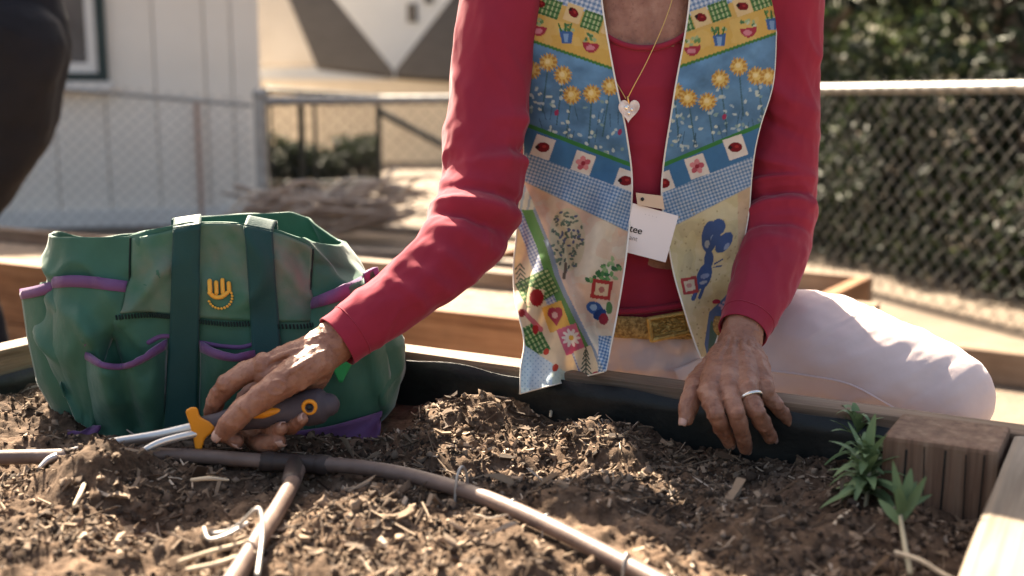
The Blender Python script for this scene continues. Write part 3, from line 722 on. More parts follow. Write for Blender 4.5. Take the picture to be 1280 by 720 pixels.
# bottom
bt = [tuple(v) for v in Vb[0]]
mobj('base', [(x, y, zb_ + .002) for x, y, z in bt], [list(range(NPH))], m_bag, BAG, False)
def bvh_of(me): return BVHTree.FromPolygons([v.co[:] for v in me.vertices], [p_.vertices[:] for p_ in me.polygons])
bag_bvh = bvh_of(bag_body.data)
def on_bag(px, py, off=.0, bvh=bag_bvh, fall=1.215):
    d = ray(px, py).normalized(); h = bvh.ray_cast(CAMP, d)
    if h[0] is None: return P(px, py, fall) - Vector((0, off, 0))
    return h[0] - d * off
def patch(name, rows, mat, parent, nu, nv, offf, bvh=bag_bvh, solid=.002, fall=1.215, seed=0, wr=0):
    """rows: list of pixel polylines (top to bottom); offf(u,v) distance proud of the bag"""
    rows = [catmull(r, nu) if len(r) > 2 else np.linspace(r[0], r[1], nu) for r in (np.array(q, float) for q in rows)]
    R = np.array(rows); out = np.zeros((nv, nu, 3))
    tt = np.linspace(0, len(rows) - 1, nv)
    for i, t in enumerate(tt):
        k = min(int(t), len(rows) - 2); f = t - k; L = R[k] * (1 - f) + R[k + 1] * f
        for j in range(nu):
            u, v = j / (nu - 1), i / (nv - 1)
            o = offf(u, v) + (wr * float(fbm(np.array([[u * 5, v * 5, seed]]), 3, seed)[0]) if wr else 0)
            out[i, j] = on_bag(L[j, 0], L[j, 1], o, bvh, fall)
    if len(rows) > 1:   # soften ray steps
        for _ in range(3):
            o2 = out.copy(); o2[1:-1, 1:-1] = (out[:-2, 1:-1] + out[2:, 1:-1] + out[1:-1, :-2] + out[1:-1, 2:] + out[1:-1, 1:-1] * 2) / 6; out = o2
    return grid(name, out, mat, parent, solid=solid, flip=True), out
def trim_along(name, line, width, mat, parent, th=.0022, r=None):
    """binding: flat tape following a 3D line"""
    return tube(name, [tuple(q) for q in line], r or .003, mat, parent, 8, len(line) * 2)
# lighter, mottled upper front panel between the two seams
m_panel = M_noise('mottled_canvas', [(.35, (.042, .135, .08)), (.52, (.085, .155, .11)), (.66, (.135, .16, .12))], scale=16, detail=3, rough=.6, bmp=.35, bdist=.006, bscale=26)
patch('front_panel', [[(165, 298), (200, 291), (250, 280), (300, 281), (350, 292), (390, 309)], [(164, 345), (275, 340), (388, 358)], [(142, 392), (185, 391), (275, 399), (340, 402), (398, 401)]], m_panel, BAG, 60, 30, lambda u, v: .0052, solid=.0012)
# straps
def strap(pl, pr, y0s, y1, nm, fold):
    o, g_ = patch('handle_strap', [[(pl[0], y0s[0]), (pr[0], y0s[1])], [(pl[1], (y0s[0] + y1) / 2), (pr[1], (y0s[1] + y1) / 2)], [(pl[2], y1), (pr[2], y1)]], m_strap, BAG, 10, 40, lambda u, v: .0095 + .002 * math.sin(v * 7), solid=.0022)
    top = g_[0]; back = [top]
    for q in range(1, 14):
        t = q / 13; b = top.copy()
        b[:, 1] += fold[0] * math.sin(t * math.pi / 2); b[:, 0] += fold[1] * t; b[:, 2] += .009 * math.sin(t * math.pi * .75)
        back.append(b)
    for q in range(1, 10):
        b = back[13].copy(); b[:, 2] -= .012 * q; b[:, 1] += .001 * q; back.append(b)
    grid('handle_strap', np.array(back)[::-1], m_strap, BAG, solid=.0022, flip=True)
strap((216, 212, 205), (251, 248, 246), (286, 281), 540, 's', (.03, -.010))
strap((305, 311, 316), (341, 346, 352), (282, 289), 452, 's', (.026, .0))
# stitched seam: row of short dark stitches
def stitches(pts, n, parent):
    L = catmull(np.array(pts, float), n); S = Soup()
    for k in range(n):
        a = on_bag(L[k, 0], L[k, 1] - 2, .0078); b = on_bag(L[k, 0] + .8, L[k, 1] + 2, .0078)
        S.chain([a, b], [.0011, .0011], 5, 3)
    o = S.build('stitching', m_thread, parent, True); o['kind'] = 'stuff'
stitches([(145, 397), (185, 394), (213, 396)], 22, BAG); stitches([(250, 402), (280, 405), (310, 405)], 18, BAG); stitches([(348, 408), (378, 408), (402, 404)], 14, BAG)
def seam(pts):
    L = catmull(np.array(pts, float), 24); tube('seam', [on_bag(x, y, .0045) for x, y in L], .0011, m_thread, BAG, 5, 40)
seam([(163, 298), (162, 330), (162, 352)]); seam([(140, 396), (136, 418), (134, 432)]); seam([(392, 308), (389, 345), (388, 362)])
# pockets: (rows, bulge)
def pocket(rows, bulge, gap, trim=True, seed=1, nm='pocket', tr=.0034):
    def off(u, v):
        e = min(1, 9 * u, 9 * (1 - u)); return .003 + (bulge * (math.sin(math.pi * u) ** .4) * (.55 + .45 * math.sin(math.pi * min(1, v * 1.1 + .1))) + gap * (1 - v) ** 2 * math.sin(math.pi * u)) * e
    o, g_ = patch(nm, rows, m_bag, BAG, 30, 34, off, seed=seed, wr=.0025)
    if trim:
        tp = g_[0] * 1.0; lo = g_[3]; T = np.array([tp + (0, -.0012, .001), (tp + lo) / 2 + (0, -.0022, 0), lo + (0, -.0014, 0)])
        t_ = grid('pocket_binding', T, m_purple, o, solid=.004, flip=True)
    return o, g_
pocket([[(102, 437), (125, 452), (155, 455), (180, 445), (210, 424)], [(108, 490), (150, 492), (208, 488)], [(118, 552), (160, 552), (206, 549)]], .030, .030, seed=2)
pocket([[(250, 428), (268, 438), (295, 443), (324, 437)], [(249, 490), (285, 492), (328, 488)], [(248, 545), (285, 548), (330, 545)]], .020, .020, seed=3)
tube('pocket_binding', [on_bag(x, y, .002) for x, y in ((103, 436), (110, 428), (122, 425), (136, 424))], .0028, m_purple, BAG, 8, 20)
tube('pocket_binding', [on_bag(x, y, .002) for x, y in ((186, 428), (200, 421), (214, 420))], .0028, m_purple, BAG, 8, 20)
tube('pocket_binding', [on_bag(x, y, .002) for x, y in ((250, 428), (275, 432), (300, 434), (318, 430))], .0028, m_purple, BAG, 8, 20)
# back lip of the front-left pocket (dark inside) is the bag itself
pocket([[(65, 347), (100, 345), (160, 352)], [(62, 395), (100, 396), (150, 400)], [(66, 450), (95, 455), (128, 460)], [(92, 520), (110, 530), (122, 540)]], .012, .004, seed=5)
# right side pocket, gaping
pocket([[(388, 374), (410, 365), (440, 352), (470, 336)], [(388, 420), (430, 420), (484, 410)], [(390, 480), (430, 485), (490, 480)], [(395, 545), (430, 550), (470, 540)]], .014, .016, seed=6)
# left gusset pocket standing out beside the body
gl = [[(25, 362), (45, 358), (66, 352)], [(33, 420), (50, 420), (74, 415)], [(46, 480), (62, 480), (90, 475)], [(72, 525), (85, 530), (110, 535)]]
R = [catmull(np.array(r, float), 14) for r in gl]; G = []
for t in np.linspace(0, 3, 30):
    k = min(int(t), 2); f = t - k; L = R[k] * (1 - f) + R[k + 1] * f
    G.append([tuple(P(x, y, 1.262 - .006 * math.sin(j / 13 * 3.14) - .03 * j / 13)) for j, (x, y) in enumerate(L)])
G = np.array(G); gp = grid('side_pocket', G, m_bag, BAG, solid=.0025, flip=True)
grid('pocket_binding', np.array([G[0] + (0, -.001, .001), G[1] + (0, -.003, 0), G[2] + (0, -.002, 0)]), m_purple, gp, solid=.003, flip=True)
grid('side_pocket', G[:, ::-1] + np.array((.004, .05, 0)), m_bag, BAG, solid=.0025, flip=True)
# purple corner patches at the foot
patch('corner_patch', [[(97, 528), (112, 530), (126, 533)], [(98, 556), (112, 557), (126, 557)]], m_purple, BAG, 10, 8, lambda u, v: .030)
patch('corner_patch', [[(366, 540), (420, 532), (478, 515)], [(366, 568), (420, 570), (474, 562)]], m_purple, BAG, 22, 10, lambda u, v: .024)
# printed hand mark: three fingers and a dotted smile
S = Soup()
def flatblob(pts, r, off=.0035):
    L = [on_bag(x, y, off) for x, y in pts]; S.chain(L, [px2m(r, 1.2)] * len(L), 8, max(4, len(L) * 4), flat=1.0)
logo_me = None
for x, y0, y1 in ((262, 351, 364), (270, 353, 366), (278, 350, 366), (286, 354, 364)): flatblob([(x, y0), (x + .5, y1)], 2.8, .0078)
flatblob([(262, 366), (268, 371), (277, 371), (284, 366)], 2.8, .0078)
for k, an in enumerate(np.linspace(-.35, 2.75, 13)):
    x, y = 275 + 15 * math.cos(an), 371 + 14.5 * math.sin(an); flatblob([(x, y), (x + .4, y + .4)], 1.6, .0078)
S.build('printed_hand_mark', m_orange, BAG, True)
# bright green cloth scrap inside the right side
patch('label_tag', [[(412, 452), (425, 450), (440, 455)], [(424, 478), (426, 478), (428, 478)]], M_plain('bright_green_cloth', (.02, .28, .08), .1), BAG, 8, 8, lambda u, v: .026)

# ------------------------------------------------------------------ irrigation tubing
m_tube = M_noise('brown_poly_tube', [(.3, (.105, .067, .053)), (.7, (.18, .122, .098))], scale=25, rough=.5, bmp=.15, bscale=120, spec=.4)
m_tube2 = m_tube
m_pin = M_plain('steel_wire', (.40, .37, .34), .15, scale=30, rough=.45, metal=.5, bmp=.1)
def lay(pts, lift): 
    out = []
    for x, y in pts:
        z = SOIL + .012
        for _ in range(6):
            q = Q(x, y, z); z = float(soil_h(np.array([q.x]), np.array([q.y]))[0]) * .35 + (SOIL + .004) * .65 + lift
        out.append(q)
    return out
main = lay(PIPE1, .010)
tb1 = tube('irrigation_tube', main, .0074, m_tube, None, 14, 120); tag(tb1, 'brown poly irrigation tube lying across the soil in front of the bag', 'hose')
br = lay(PIPE2, .011)
tb2 = tube('irrigation_tube', br, .0078, m_tube2, None, 14, 60); tag(tb2, 'short brown irrigation tube branching off towards the straw', 'hose')
tee = empty('tube_fitting', main[5]); tag(tee, 'dark tee fitting joining the two irrigation tubes', 'fitting')
m_fit = M_plain('dark_plastic', (.05, .035, .03), .15, rough=.5)
t0 = main[5]; dm = (main[6] - main[4]).normalized()
tube('sleeve', [t0 - dm * .03, t0 + dm * .03], .0092, m_fit, tee, 14, 6)
tube('sleeve', [t0 + Vector((0, -.004, 0)), t0.lerp(Vector(br[1]), .75)], .0092, m_fit, tee, 14, 6)
tube('collar', [t0 - dm * .031, t0 - dm * .026], .0105, m_fit, tee, 14, 4); tube('collar', [t0 + dm * .026, t0 + dm * .031], .0105, m_fit, tee, 14, 4)
def pin(label, pts_px, r=.0014, z=None, grp='wire tube pins'):
    o = tube('tube_pin', pts_px, r, m_pin, None, 7, 30); tag(o, label, 'pin', grp); return o
def over(px, py, dx=0, h=.022, lean=0):
    q = lay([(px, py)], .009)[0]
    pts = []
    for t in np.linspace(-1, 1, 9):
        pts.append(q + Vector((dx * t + lean * (1 - t * t), .010 * t, -.012 + (h) * math.sqrt(max(0, 1 - t * t)))))
    return pts
pin('bent wire pin standing in a loop over the lit irrigation tube', over(577, 612, .006, .034))
pin('thin wire band wrapped close around the irrigation tube', over(641, 637, .003, .021), .0010)
pin('wire band on the irrigation tube beside the mulch', over(683, 656, .004, .021), .0010)
pin('wire band farthest along the irrigation tube', over(783, 706, .004, .021), .0010)
zz = SOIL + .022
pin('long bent wire loop hooked over the branching tube', [Q(322, 718, zz), Q(328, 668, zz + .012), Q(326, 640, zz + .022), Q(318, 638, zz + .022), Q(300, 655, zz + .008), Q(282, 665, zz), Q(256, 668, zz - .006)], .0019)
pin('dry wire curl lying on the soil by the branching tube', [Q(255, 660, zz - .004), Q(262, 674, zz), Q(285, 668, zz + .004), Q(309, 654, zz + .006)], .0016)
stw = M_plain('straw', (.52, .42, .30), .15, rough=.8)
for k, (lbl, pts) in enumerate([('long flat straw lying beside the branching tube', [(225, 702), (262, 690), (300, 680), (315, 672)]), ('second straw lying along the first by the tube', [(235, 712), (270, 705), (300, 695), (322, 690)]),
                  ('pale thin twig lying on the mound left of the tube', [(93, 632), (100, 618), (108, 600), (118, 588)]), ('thin straw lying across the shaded soil', [(240, 600), (262, 598), (285, 600)]),
                  ('curved dry stem in the dark soil below the weed', [(1036, 665), (1050, 648), (1062, 640), (1072, 630)]), ('forked dry root near the timber side of the bed', [(1120, 690), (1150, 700), (1175, 715), (1195, 725)]),
                  ('straw standing in the lit mulch ridge', [(688, 520), (690, 508), (692, 498)])]):
    o = tube('straw', [Q(x, y, SOIL + .014 + .004 * (i % 2)) for i, (x, y) in enumerate(pts)], [.0018, .0022, .0012], stw, None, 6, 20); tag(o, lbl, 'straw')

# ------------------------------------------------------------------ hand weeding fork
m_grip = M_noise('soft_grip', [(.3, (.055, .042, .048)), (.7, (.085, .066, .074))], scale=30, rough=.6, bmp=.15, bscale=300, spec=.3)
m_org = M_plain('orange_plastic', (.75, .27, .02), .08, rough=.4, bmp=.05)
m_alu = M_plain('cast_aluminium', (.62, .60, .57), .08, scale=20, rough=.38, metal=.75, bmp=.1)
YT = 1.10
FORK = empty('hand_fork', P(252, 565, YT)); tag(FORK, 'hand weeding fork with grey and orange grip and metal tines in the soil', 'garden tool')
ax = [(256, 530, .0085), (275, 528, .0105), (300, 522, .0135), (330, 517, .0150), (360, 513, .0150), (385, 510, .0185), (402, 507, .0180), (410, 506, .0120)]
tube('grip', [P(x, y, YT) for x, y, r in ax], [r for x, y, r in ax], m_grip, FORK, 20, 60)
# orange inlay and ring on the camera side
S = Soup(); S.chain([P(306, 521, YT - .0105), P(330, 516, YT - .0125), P(350, 513, YT - .0115)], [.003, .0058, .003], 12, 16); S.build('inlay', m_org, FORK, True)
rc = P(387, 509, YT - .0165); S = Soup()
th = np.linspace(0, 2 * math.pi, 25)[:-1]
V = []; 
for t in th:
    for q in np.linspace(0, 2 * math.pi, 9)[:-1]:
        rr = .0062 + .0022 * math.cos(q); V.append((rc.x + rr * math.cos(t), rc.y + .0022 * math.sin(q), rc.z + rr * math.sin(t)))
Fq = [[i * 8 + j, ((i + 1) % 24) * 8 + j, ((i + 1) % 24) * 8 + (j + 1) % 8, i * 8 + (j + 1) % 8] for i in range(24) for j in range(8)]
mobj('hang_ring', V, Fq, m_org, FORK)
S = Soup(); S.chain([rc + Vector((0, -.0004, 0)), rc + Vector((0, .004, 0))], [.0036, .0036], 14, 4); S.build('hang_hole', m_liner, FORK, True)
gpx = [(231, 513), (239, 508), (247, 509), (250, 521), (262, 527), (270, 534), (264, 542), (256, 549), (252, 563), (244, 563), (241, 545), (236, 528)]
A = [P(x, y, YT - .011) for x, y in gpx]; B = [P(252 + (x - 252) * .9, 536 + (y - 536) * .9, YT + .011) for x, y in gpx]; n = len(gpx)
me = mesh('guard', A + B, [list(range(n)), list(range(2 * n - 1, n - 1, -1))] + [[i, n + i, n + (i + 1) % n, (i + 1) % n] for i in range(n)], False)
o = link('guard', me, m_org, FORK); bv = o.modifiers.new('b', 'BEVEL'); bv.width = .0025; bv.segments = 3
tube('tine', [P(252, 531, YT), P(200, 543, YT), P(140, 553, YT - .004), P(100, 562, YT - .012), P(80, 568, YT - .02), P(62, 574, YT - .03), P(50, 584, YT - .04)], [.0052, .0050, .0048, .0045, .004, .0035, .002], m_alu, FORK, 12, 50)
tube('tine', [P(250, 541, YT - .006), P(222, 547, YT - .014), P(196, 555, YT - .022), P(172, 569, YT - .03), P(160, 582, YT - .034)], [.0042, .0042, .004, .0035, .002], m_alu, FORK, 12, 40)
tube('tine', [P(250, 533, YT + .008), P(200, 546, YT + .02), P(150, 556, YT + .026), P(118, 572, YT + .026)], [.0045, .0045, .004, .002], m_alu, FORK, 12, 40)

# ------------------------------------------------------------------ weeds
m_weed = M_island('weed_leaves', [(0, (.065, .12, .045)), (.5, (.13, .20, .085)), (1, (.22, .29, .15))], rough=.5, trans=.2)
m_stem = M_plain('weed_stem', (.42, .36, .24), .1, rough=.6)
def blade(base, d, up, L, wd, curl):
    d = Vector(d).normalized(); s = d.cross(Vector(up)).normalized(); n_ = s.cross(d)
    V = []; N = 9
    for i in range(N):
        t = i / (N - 1); c = Vector(base) + d * (L * t) + Vector((0, 0, -curl * L * t * t)); w_ = wd * (math.sin(math.pi * min(1, .12 + t * .88)) ** .8) * (1 - .25 * t) + .0003
        V += [c - s * w_ + n_ * w_ * .35, c, c + s * w_ + n_ * w_ * .35]
    f = []
    for i in range(N - 1):
        for j in range(2): f.append([i * 3 + j, i * 3 + j + 1, (i + 1) * 3 + j + 1, (i + 1) * 3 + j])
    return V, f
def weed(label, base, n, L, wd, seed, tiers=3, hgt=.05, lean=(0, 0)):
    rs = random.Random(seed); b = Vector(base); t = empty('weed_plant', b); tag(t, label, 'plant', 'weeds in the bed')
    top = b + Vector((lean[0], lean[1], hgt)); tube('stem', [b - Vector((0, 0, .01)), b.lerp(top, .5) + Vector((.002, 0, .002)), top], [.0022, .002, .0014], m_stem, t, 7, 12)
    for k in range(n):
        q = k / n; p = b.lerp(top, .15 + .85 * q); an = k * 2.399 + rs.uniform(-.4, .4); el = .35 + .8 * q + rs.uniform(-.3, .3)
        V, f = blade(p, (math.cos(an) * math.cos(el), math.sin(an) * math.cos(el), math.sin(el)), (0, 0, 1), L * rs.uniform(.6, 1.1), wd * rs.uniform(.6, 1.2), rs.uniform(.1, .9))
        mobj('leaf', V, f, m_weed, t)
def soil_pt(px, py):
    z = SOIL
    for _ in range(5): q = Q(px, py, z); z = float(soil_h(np.array([q.x]), np.array([q.y]))[0])
    return Q(px, py, z)
weed('bushy green weed with narrow leaves growing against the back board', soil_pt(1082, 628), 64, .050, .0050, 3, hgt=.042, lean=(.004, .012))
weed('narrow-leaved weed tuft leaning on the liner behind the bushy weed', soil_pt(1082, 585), 34, .052, .0040, 4, hgt=.045, lean=(-.01, .01))
# single stalk weed in front of the post
b = soil_pt(1137, 712); t = empty('weed_plant', b); tag(t, 'single tall weed stalk with pale stem in front of the corner post', 'plant', 'weeds in the bed')
pts = [Q(1137, 714, SOIL + .002), Q(1132, 680, SOIL + .012), Q(1127, 650, SOIL + .022), Q(1129, 625, SOIL + .035)]
pts = [Q(1138, 716, SOIL + .004), Q(1131, 680, SOIL + .016), Q(1126, 645, SOIL + .024), Q(1128, 622, SOIL + .030)]
Yw_ = pts[2].y
tube('stem', pts, [.0024, .0022, .0018, .0012], m_stem, t, 8, 24)
rs = random.Random(9)
for k, (bx_, by_, tx, ty, wd) in enumerate([(1127, 645, 1139, 582, .0058), (1127, 645, 1116, 572, .0042), (1127, 650, 1158, 592, .0042), (1126, 655, 1098, 622, .0045), (1127, 640, 1122, 606, .005), (1128, 630, 1146, 600, .004), (1120, 640, 1165, 615, .003)]):
    a = P(bx_, by_, Yw_); e = P(tx, ty, Yw_ + .005 + rs.uniform(-.01, .02)); V, f = blade(a, e - a, (0, -1, .4), (e - a).length, wd, .05); mobj('leaf', V, f, m_weed, t)
# ------------------------------------------------------------------ kneeling person
def skin_mat(name, c1, c2, c3):
    m, nt, bs = new_mat(name)
    n = noise_node(nt, 38, 5, rough=.65); r = ramp(nt, n.outputs['Fac'], [(.3, c1), (.5, c2), (.72, c3)])
    n2 = noise_node(nt, 170, 3); r2 = ramp(nt, n2.outputs['Fac'], [(.30, (.62, .52, .48)), (.42, (1, 1, 1))])
    mx = nt.nodes.new('ShaderNodeMix'); mx.data_type = 'RGBA'; mx.blend_type = 'MULTIPLY'; mx.inputs[0].default_value = .75
    nt.links.new(r.outputs[0], mx.inputs[6]); nt.links.new(r2.outputs[0], mx.inputs[7]); nt.links.new(mx.outputs[2], bs.inputs['Base Color'])
    bs.inputs['Roughness'].default_value = .48; bs.inputs['Specular IOR Level'].default_value = .45
    bs.inputs['Subsurface Weight'].default_value = .18; bs.inputs['Subsurface Radius'].default_value = (.006, .0025, .0012); bs.inputs['Subsurface Scale'].default_value = .6
    a = noise_node(nt, 60, 5, (1, 1, 1)); b1 = bump(nt, bs, a.outputs['Fac'], .35, .004)
    v = nt.nodes.new('ShaderNodeTexVoronoi'); v.inputs['Scale'].default_value = 420; v.feature = 'DISTANCE_TO_EDGE'
    tc = nt.nodes.new('ShaderNodeTexCoord'); nt.links.new(tc.outputs['Object'], v.inputs['Vector'])
    bump(nt, bs, v.outputs['Distance'], .35, .0012, b1)
    return m
m_skin = skin_mat('skin', (.20, .078, .045), (.30, .132, .08), (.40, .205, .133))
m_nail = M_plain('fingernail', (.50, .30, .235), .06, rough=.35, spec=.5, bmp=0)
m_sweater = M_cloth('crimson_knit', (.27, .0215, .043), .08, weave=1300, wb=.2, sheen=.18, rough=.9, scale=16, coarse=.16, cd=.006, cs=20)
m_trouser = M_cloth('pink_white_twill', (.67, .54, .515), .05, weave=1100, wb=.15, sheen=.3, rough=.8, scale=12, coarse=.25, cd=.006, cs=20)
WOMAN = empty('person', P(830, 480, 1.45).xy.to_3d()); tag(WOMAN, 'person kneeling behind the raised bed in crimson top and garden-print vest, holding a hand fork', 'person')

def L3(l): return [P(a, b, c) for a, b, c in l]
# torso table: (photo row, centre column, half width, half depth, front distance)
TT = np.array([(-185, 806, .052, .055, 1.335), (-140, 806, .062, .062, 1.335), (-105, 806, .105, .080, 1.335), (-70, 806, .155, .092, 1.328), (-25, 806, .172, .104, 1.315), (40, 806, .166, .110, 1.298),
      (110, 808, .160, .113, 1.286), (180, 811, .154, .112, 1.286), (260, 815, .147, .106, 1.296), (330, 820, .143, .103, 1.302), (402, 824, .150, .106, 1.300)], float)
def tor(py):
    return [np.interp(py, TT[:, 0], TT[:, k]) for k in (1, 2, 3, 4)]
def torso_Y(px, py, grow=.0):
    cx, a, b, yf = tor(py); dx = (np.asarray(px, float) - cx) * (yf + .02) / F
    q = np.clip(np.abs(dx) / (a + grow), 0, .985)
    return yf - grow + b * (1 - np.sqrt(1 - q ** 2.2))
def torso_loft(shrink, y0, y1, nr, nph, wr=0):
    V = np.zeros((nr, nph, 3)); ph = np.linspace(0, 2 * math.pi, nph, endpoint=False)
    for i, py in enumerate(np.linspace(y0, y1, nr)):
        cx, a, b, yf = tor(py); c = P(cx, py, yf); a -= shrink; b -= shrink
        s, co = np.sin(ph), np.cos(ph)
        V[i, :, 0] = c.x + a * co; V[i, :, 1] = yf + shrink + b - b * np.sign(s) * np.abs(s) ** .92; V[i, :, 2] = c.z
        # back leans away so the spine is rounded
        V[i, :, 1] += np.clip(-s, 0, 1) * .03
    return V
# --- sweater
SW = empty('sweater', P(810, 300, 1.4)); SW.parent = WOMAN; SW.matrix_parent_inverse = world_mat(WOMAN).inverted(); SW['label'] = 'crimson long-sleeved knit top'
V = torso_loft(0, -112, 398, 200, 180)
p = V.reshape(-1, 3); n = fbm(np.stack([p[:, 0] * 10, p[:, 1] * 10, p[:, 2] * 24], -1), 3, 61).reshape(V.shape[:2]); fl = np.linspace(0, 1, 200)[:, None]
V[..., 1] -= (n * .004 * (0.4 + fl))
f = grid_faces(200, 180, True)
cpx, cpy = to_px(V.reshape(-1, 3)[f].mean(1))
front = V.reshape(-1, 3)[f].mean(1)[:, 1] < 1.40
def neckline(x): return 60 - 26 * np.clip(np.abs((x - 806) / 62.), 0, 3) ** 2.2
keep = ~(front & (cpy < neckline(cpx)) & (np.abs(cpx - 806) < 95))
sw_body = mobj('bodice', V.reshape(-1, 3), f[keep], m_sweater, SW)
o = sw_body.modifiers.new('s', 'SOLIDIFY'); o.thickness = .0025; o.offset = -1
tube('neck_rib', [P(x, neckline(x), float(torso_Y(x, neckline(x))) - .0005) for x in np.linspace(740, 872, 21)], .0036, m_sweater, SW, 8, 60)
# hem fold above the belt
hem = [P(x, 386 + 4 * math.sin((x - 700) / 40) - 7 * ((x - 800) / 100) ** 2, float(torso_Y(x, 390)) - .004) for x in np.linspace(690, 940, 26)]
tube('hem', hem, .0042, m_sweater, SW, 8, 70)
def sleeve(name, tab, folds, seed, twist=0.0, cuff_len=.0):
    tab = np.array(tab, float); N, K = 260, 110
    C = catmull(np.array([tuple(P(*t[:3])) for t in tab]), N)
    R = np.interp(np.linspace(0, len(tab) - 1, N), np.arange(len(tab)), tab[:, 3]) * np.interp(np.linspace(0, len(tab) - 1, N), np.arange(len(tab)), tab[:, 2]) / F
    T, Nn, B = frames(C, (0, 1, 0))
    th = np.linspace(0, 2 * math.pi, K, endpoint=False); s = np.linspace(0, 1, N)
    TH, SS = np.meshgrid(th, s); L = np.linalg.norm(np.diff(C, axis=0), axis=1).sum()
    q = np.stack([np.cos(TH) * 1.1 + SS * 3, np.sin(TH) * 1.1, SS * L * 24 + 1.3 * np.cos(TH + seed)], -1)
    n1 = 1.15 - np.sqrt(vnoise(q, seed) ** 2 + .05); n1 = np.clip(n1, 0, 1) ** 2.2
    n2 = fbm(np.stack([np.cos(TH) * 1.6, np.sin(TH) * 1.6, SS * L * 22], -1), 3, seed + 5)
    amp = np.interp(s, [0, .25, .5, .68, .85, .96, 1], [.0030, .0034, .0045, .0050, .0026, .0010, .0004])[:, None]
    D = amp * (n1 - .45) + amp * .5 * n2
    for s0, th0, wid, spread, a, tilt in folds:      # explicit creases: position, side, width, angular reach, height, tilt
        d = (SS - s0 - tilt * np.sin(TH - th0)) / wid
        D += a * np.exp(-d * d) * np.exp(-((np.angle(np.exp(1j * (TH - th0)))) / spread) ** 2)
    RR = R[:, None] + D
    RR[-8:] *= np.linspace(1, 1.03, 8)[:, None]
    V = C[:, None] + RR[..., None] * (np.cos(TH)[..., None] * Nn[:, None] + np.sin(TH)[..., None] * B[:, None])
    # turn the cuff inwards
    ins = [C[-1] + (V[-1] - C[-1]) * k - T[-1] * d for k, d in ((.97, .0), (.93, .002), (.90, .012), (.86, .04))]
    V = np.concatenate([V, np.array(ins)], 0)
    o = grid(name, V, m_sweater, SW, wrap=True)
    bm = bmesh.new(); bm.from_mesh(o.data); bmesh.ops.recalc_face_normals(bm, faces=bm.faces[:]); bm.to_mesh(o.data); bm.free()
    # stitched hem line near the cuff
    ring = V[N - 16]; tube('cuff_seam', [tuple(x) for x in np.vstack([ring, ring[:1]])], .0007, m_sweater, o, 5, 130)
    return o
LA = [(668, -88, 1.385, 50), (640, -35, 1.365, 52), (620, 40, 1.34, 50), (611, 115, 1.318, 49), (606, 180, 1.295, 51), (602, 235, 1.268, 51), (584, 287, 1.235, 53), (547, 331, 1.20, 45), (500, 371, 1.17, 42), (456, 402, 1.146, 38), (421, 427, 1.130, 35)]
RA = [(950, -90, 1.40, 50), (976, -40, 1.385, 48), (984, 30, 1.378, 42), (981, 105, 1.372, 42), (979, 170, 1.366, 43), (977, 235, 1.355, 44), (970, 290, 1.325, 45), (956, 345, 1.275, 41), (941, 385, 1.235, 36), (928, 415, 1.208, 31)]
# angle 0 = away from the camera (+Y side), pi = towards it
PI = math.pi
sleeve('sleeve', LA, [(.36, 2.2, .018, .9, .006, .02), (.42, 2.0, .014, .9, -.006, .02), (.46, 2.4, .016, 1.1, .007, .03), (.535, 2.6, .012, 1.2, -.008, .02), (.57, 2.6, .016, 1.3, .009, .03), (.61, 2.8, .012, 1.2, -.009, .03), (.65, 2.7, .016, 1.0, .006, .03), (.70, 2.5, .014, .9, .005, .02), (.75, 2.6, .014, .9, .004, .02), (.80, 2.6, .014, .9, .0035, .02)], 71)
sleeve('sleeve', RA, [(.36, 3.4, .02, 1.1, .006, -.04), (.42, 3.6, .014, 1.1, -.006, -.04), (.50, 3.8, .016, 1.2, .007, -.03), (.56, 3.6, .014, 1.2, .006, .02), (.60, 3.4, .012, 1.3, -.008, .02), (.64, 3.4, .016, 1.2, .007, .03), (.69, 3.2, .012, 1.2, -.006, .02), (.74, 3.2, .016, 1.0, .004, .02)], 83)

# --- body (skin): chest, neck, head, forearms and hands in one mesh
S = Soup()
S.add(torso_loft(.003, -150, 395, 60, 48).reshape(-1, 3), grid_faces(60, 48, True).tolist() + [list(range(48))[::-1], [59 * 48 + i for i in range(48)]])
nk = P(806, -130, 1.40)
HEAD = nk + Vector((.0, -.035, .155))
S.chain([nk - Vector((0, -.02, .05)), nk + Vector((0, .0, .03)), HEAD - Vector((0, .0 - .015, .06))], [.056, .050, .052], 18)
S.ball(HEAD, (.070, .088, .100), 22); S.ball(HEAD + Vector((0, -.035, -.055)), (.050, .048, .052), 18)
S.chain([HEAD + Vector((0, -.084, .012)), HEAD + Vector((0, -.100, -.022))], [.008, .013], 10); S.ball(HEAD + Vector((.034, -.062, -.02)), .022, 12); S.ball(HEAD + Vector((-.034, -.062, -.02)), .022, 12)
S.ball(HEAD + Vector((0, -.082, -.052)), (.022, .01, .009), 12); S.ball(HEAD + Vector((0, -.066, -.092)), (.022, .02, .016), 12)
for sx in (-1, 1): S.ball(HEAD + Vector((sx * .073, .008, -.008)), (.009, .018, .030), 12)
def arm_core(tab): S.chain([P(*t[:3]) for t in tab], [t[3] * t[2] / F * .55 for t in tab], 14, 40)
arm_core(LA[:-3]); arm_core(RA[:-3])
core = remeshed(S, .005, 3)
co = get_co(core); cx_, cy_ = to_px(co)
# tendons and creases of the throat: vertical folds
k = np.clip(1 - np.abs((cx_ - 806) / 70), 0, 1) * (co[:, 1] < 1.42) * (cy_ < 60) * (cy_ > -220)
fold = fbm(np.stack([co[:, 0] * 75, co[:, 2] * 9, co[:, 2] * 0], -1), 3, 90)
co[:, 1] -= k * fold * .0085; set_co(core, co)
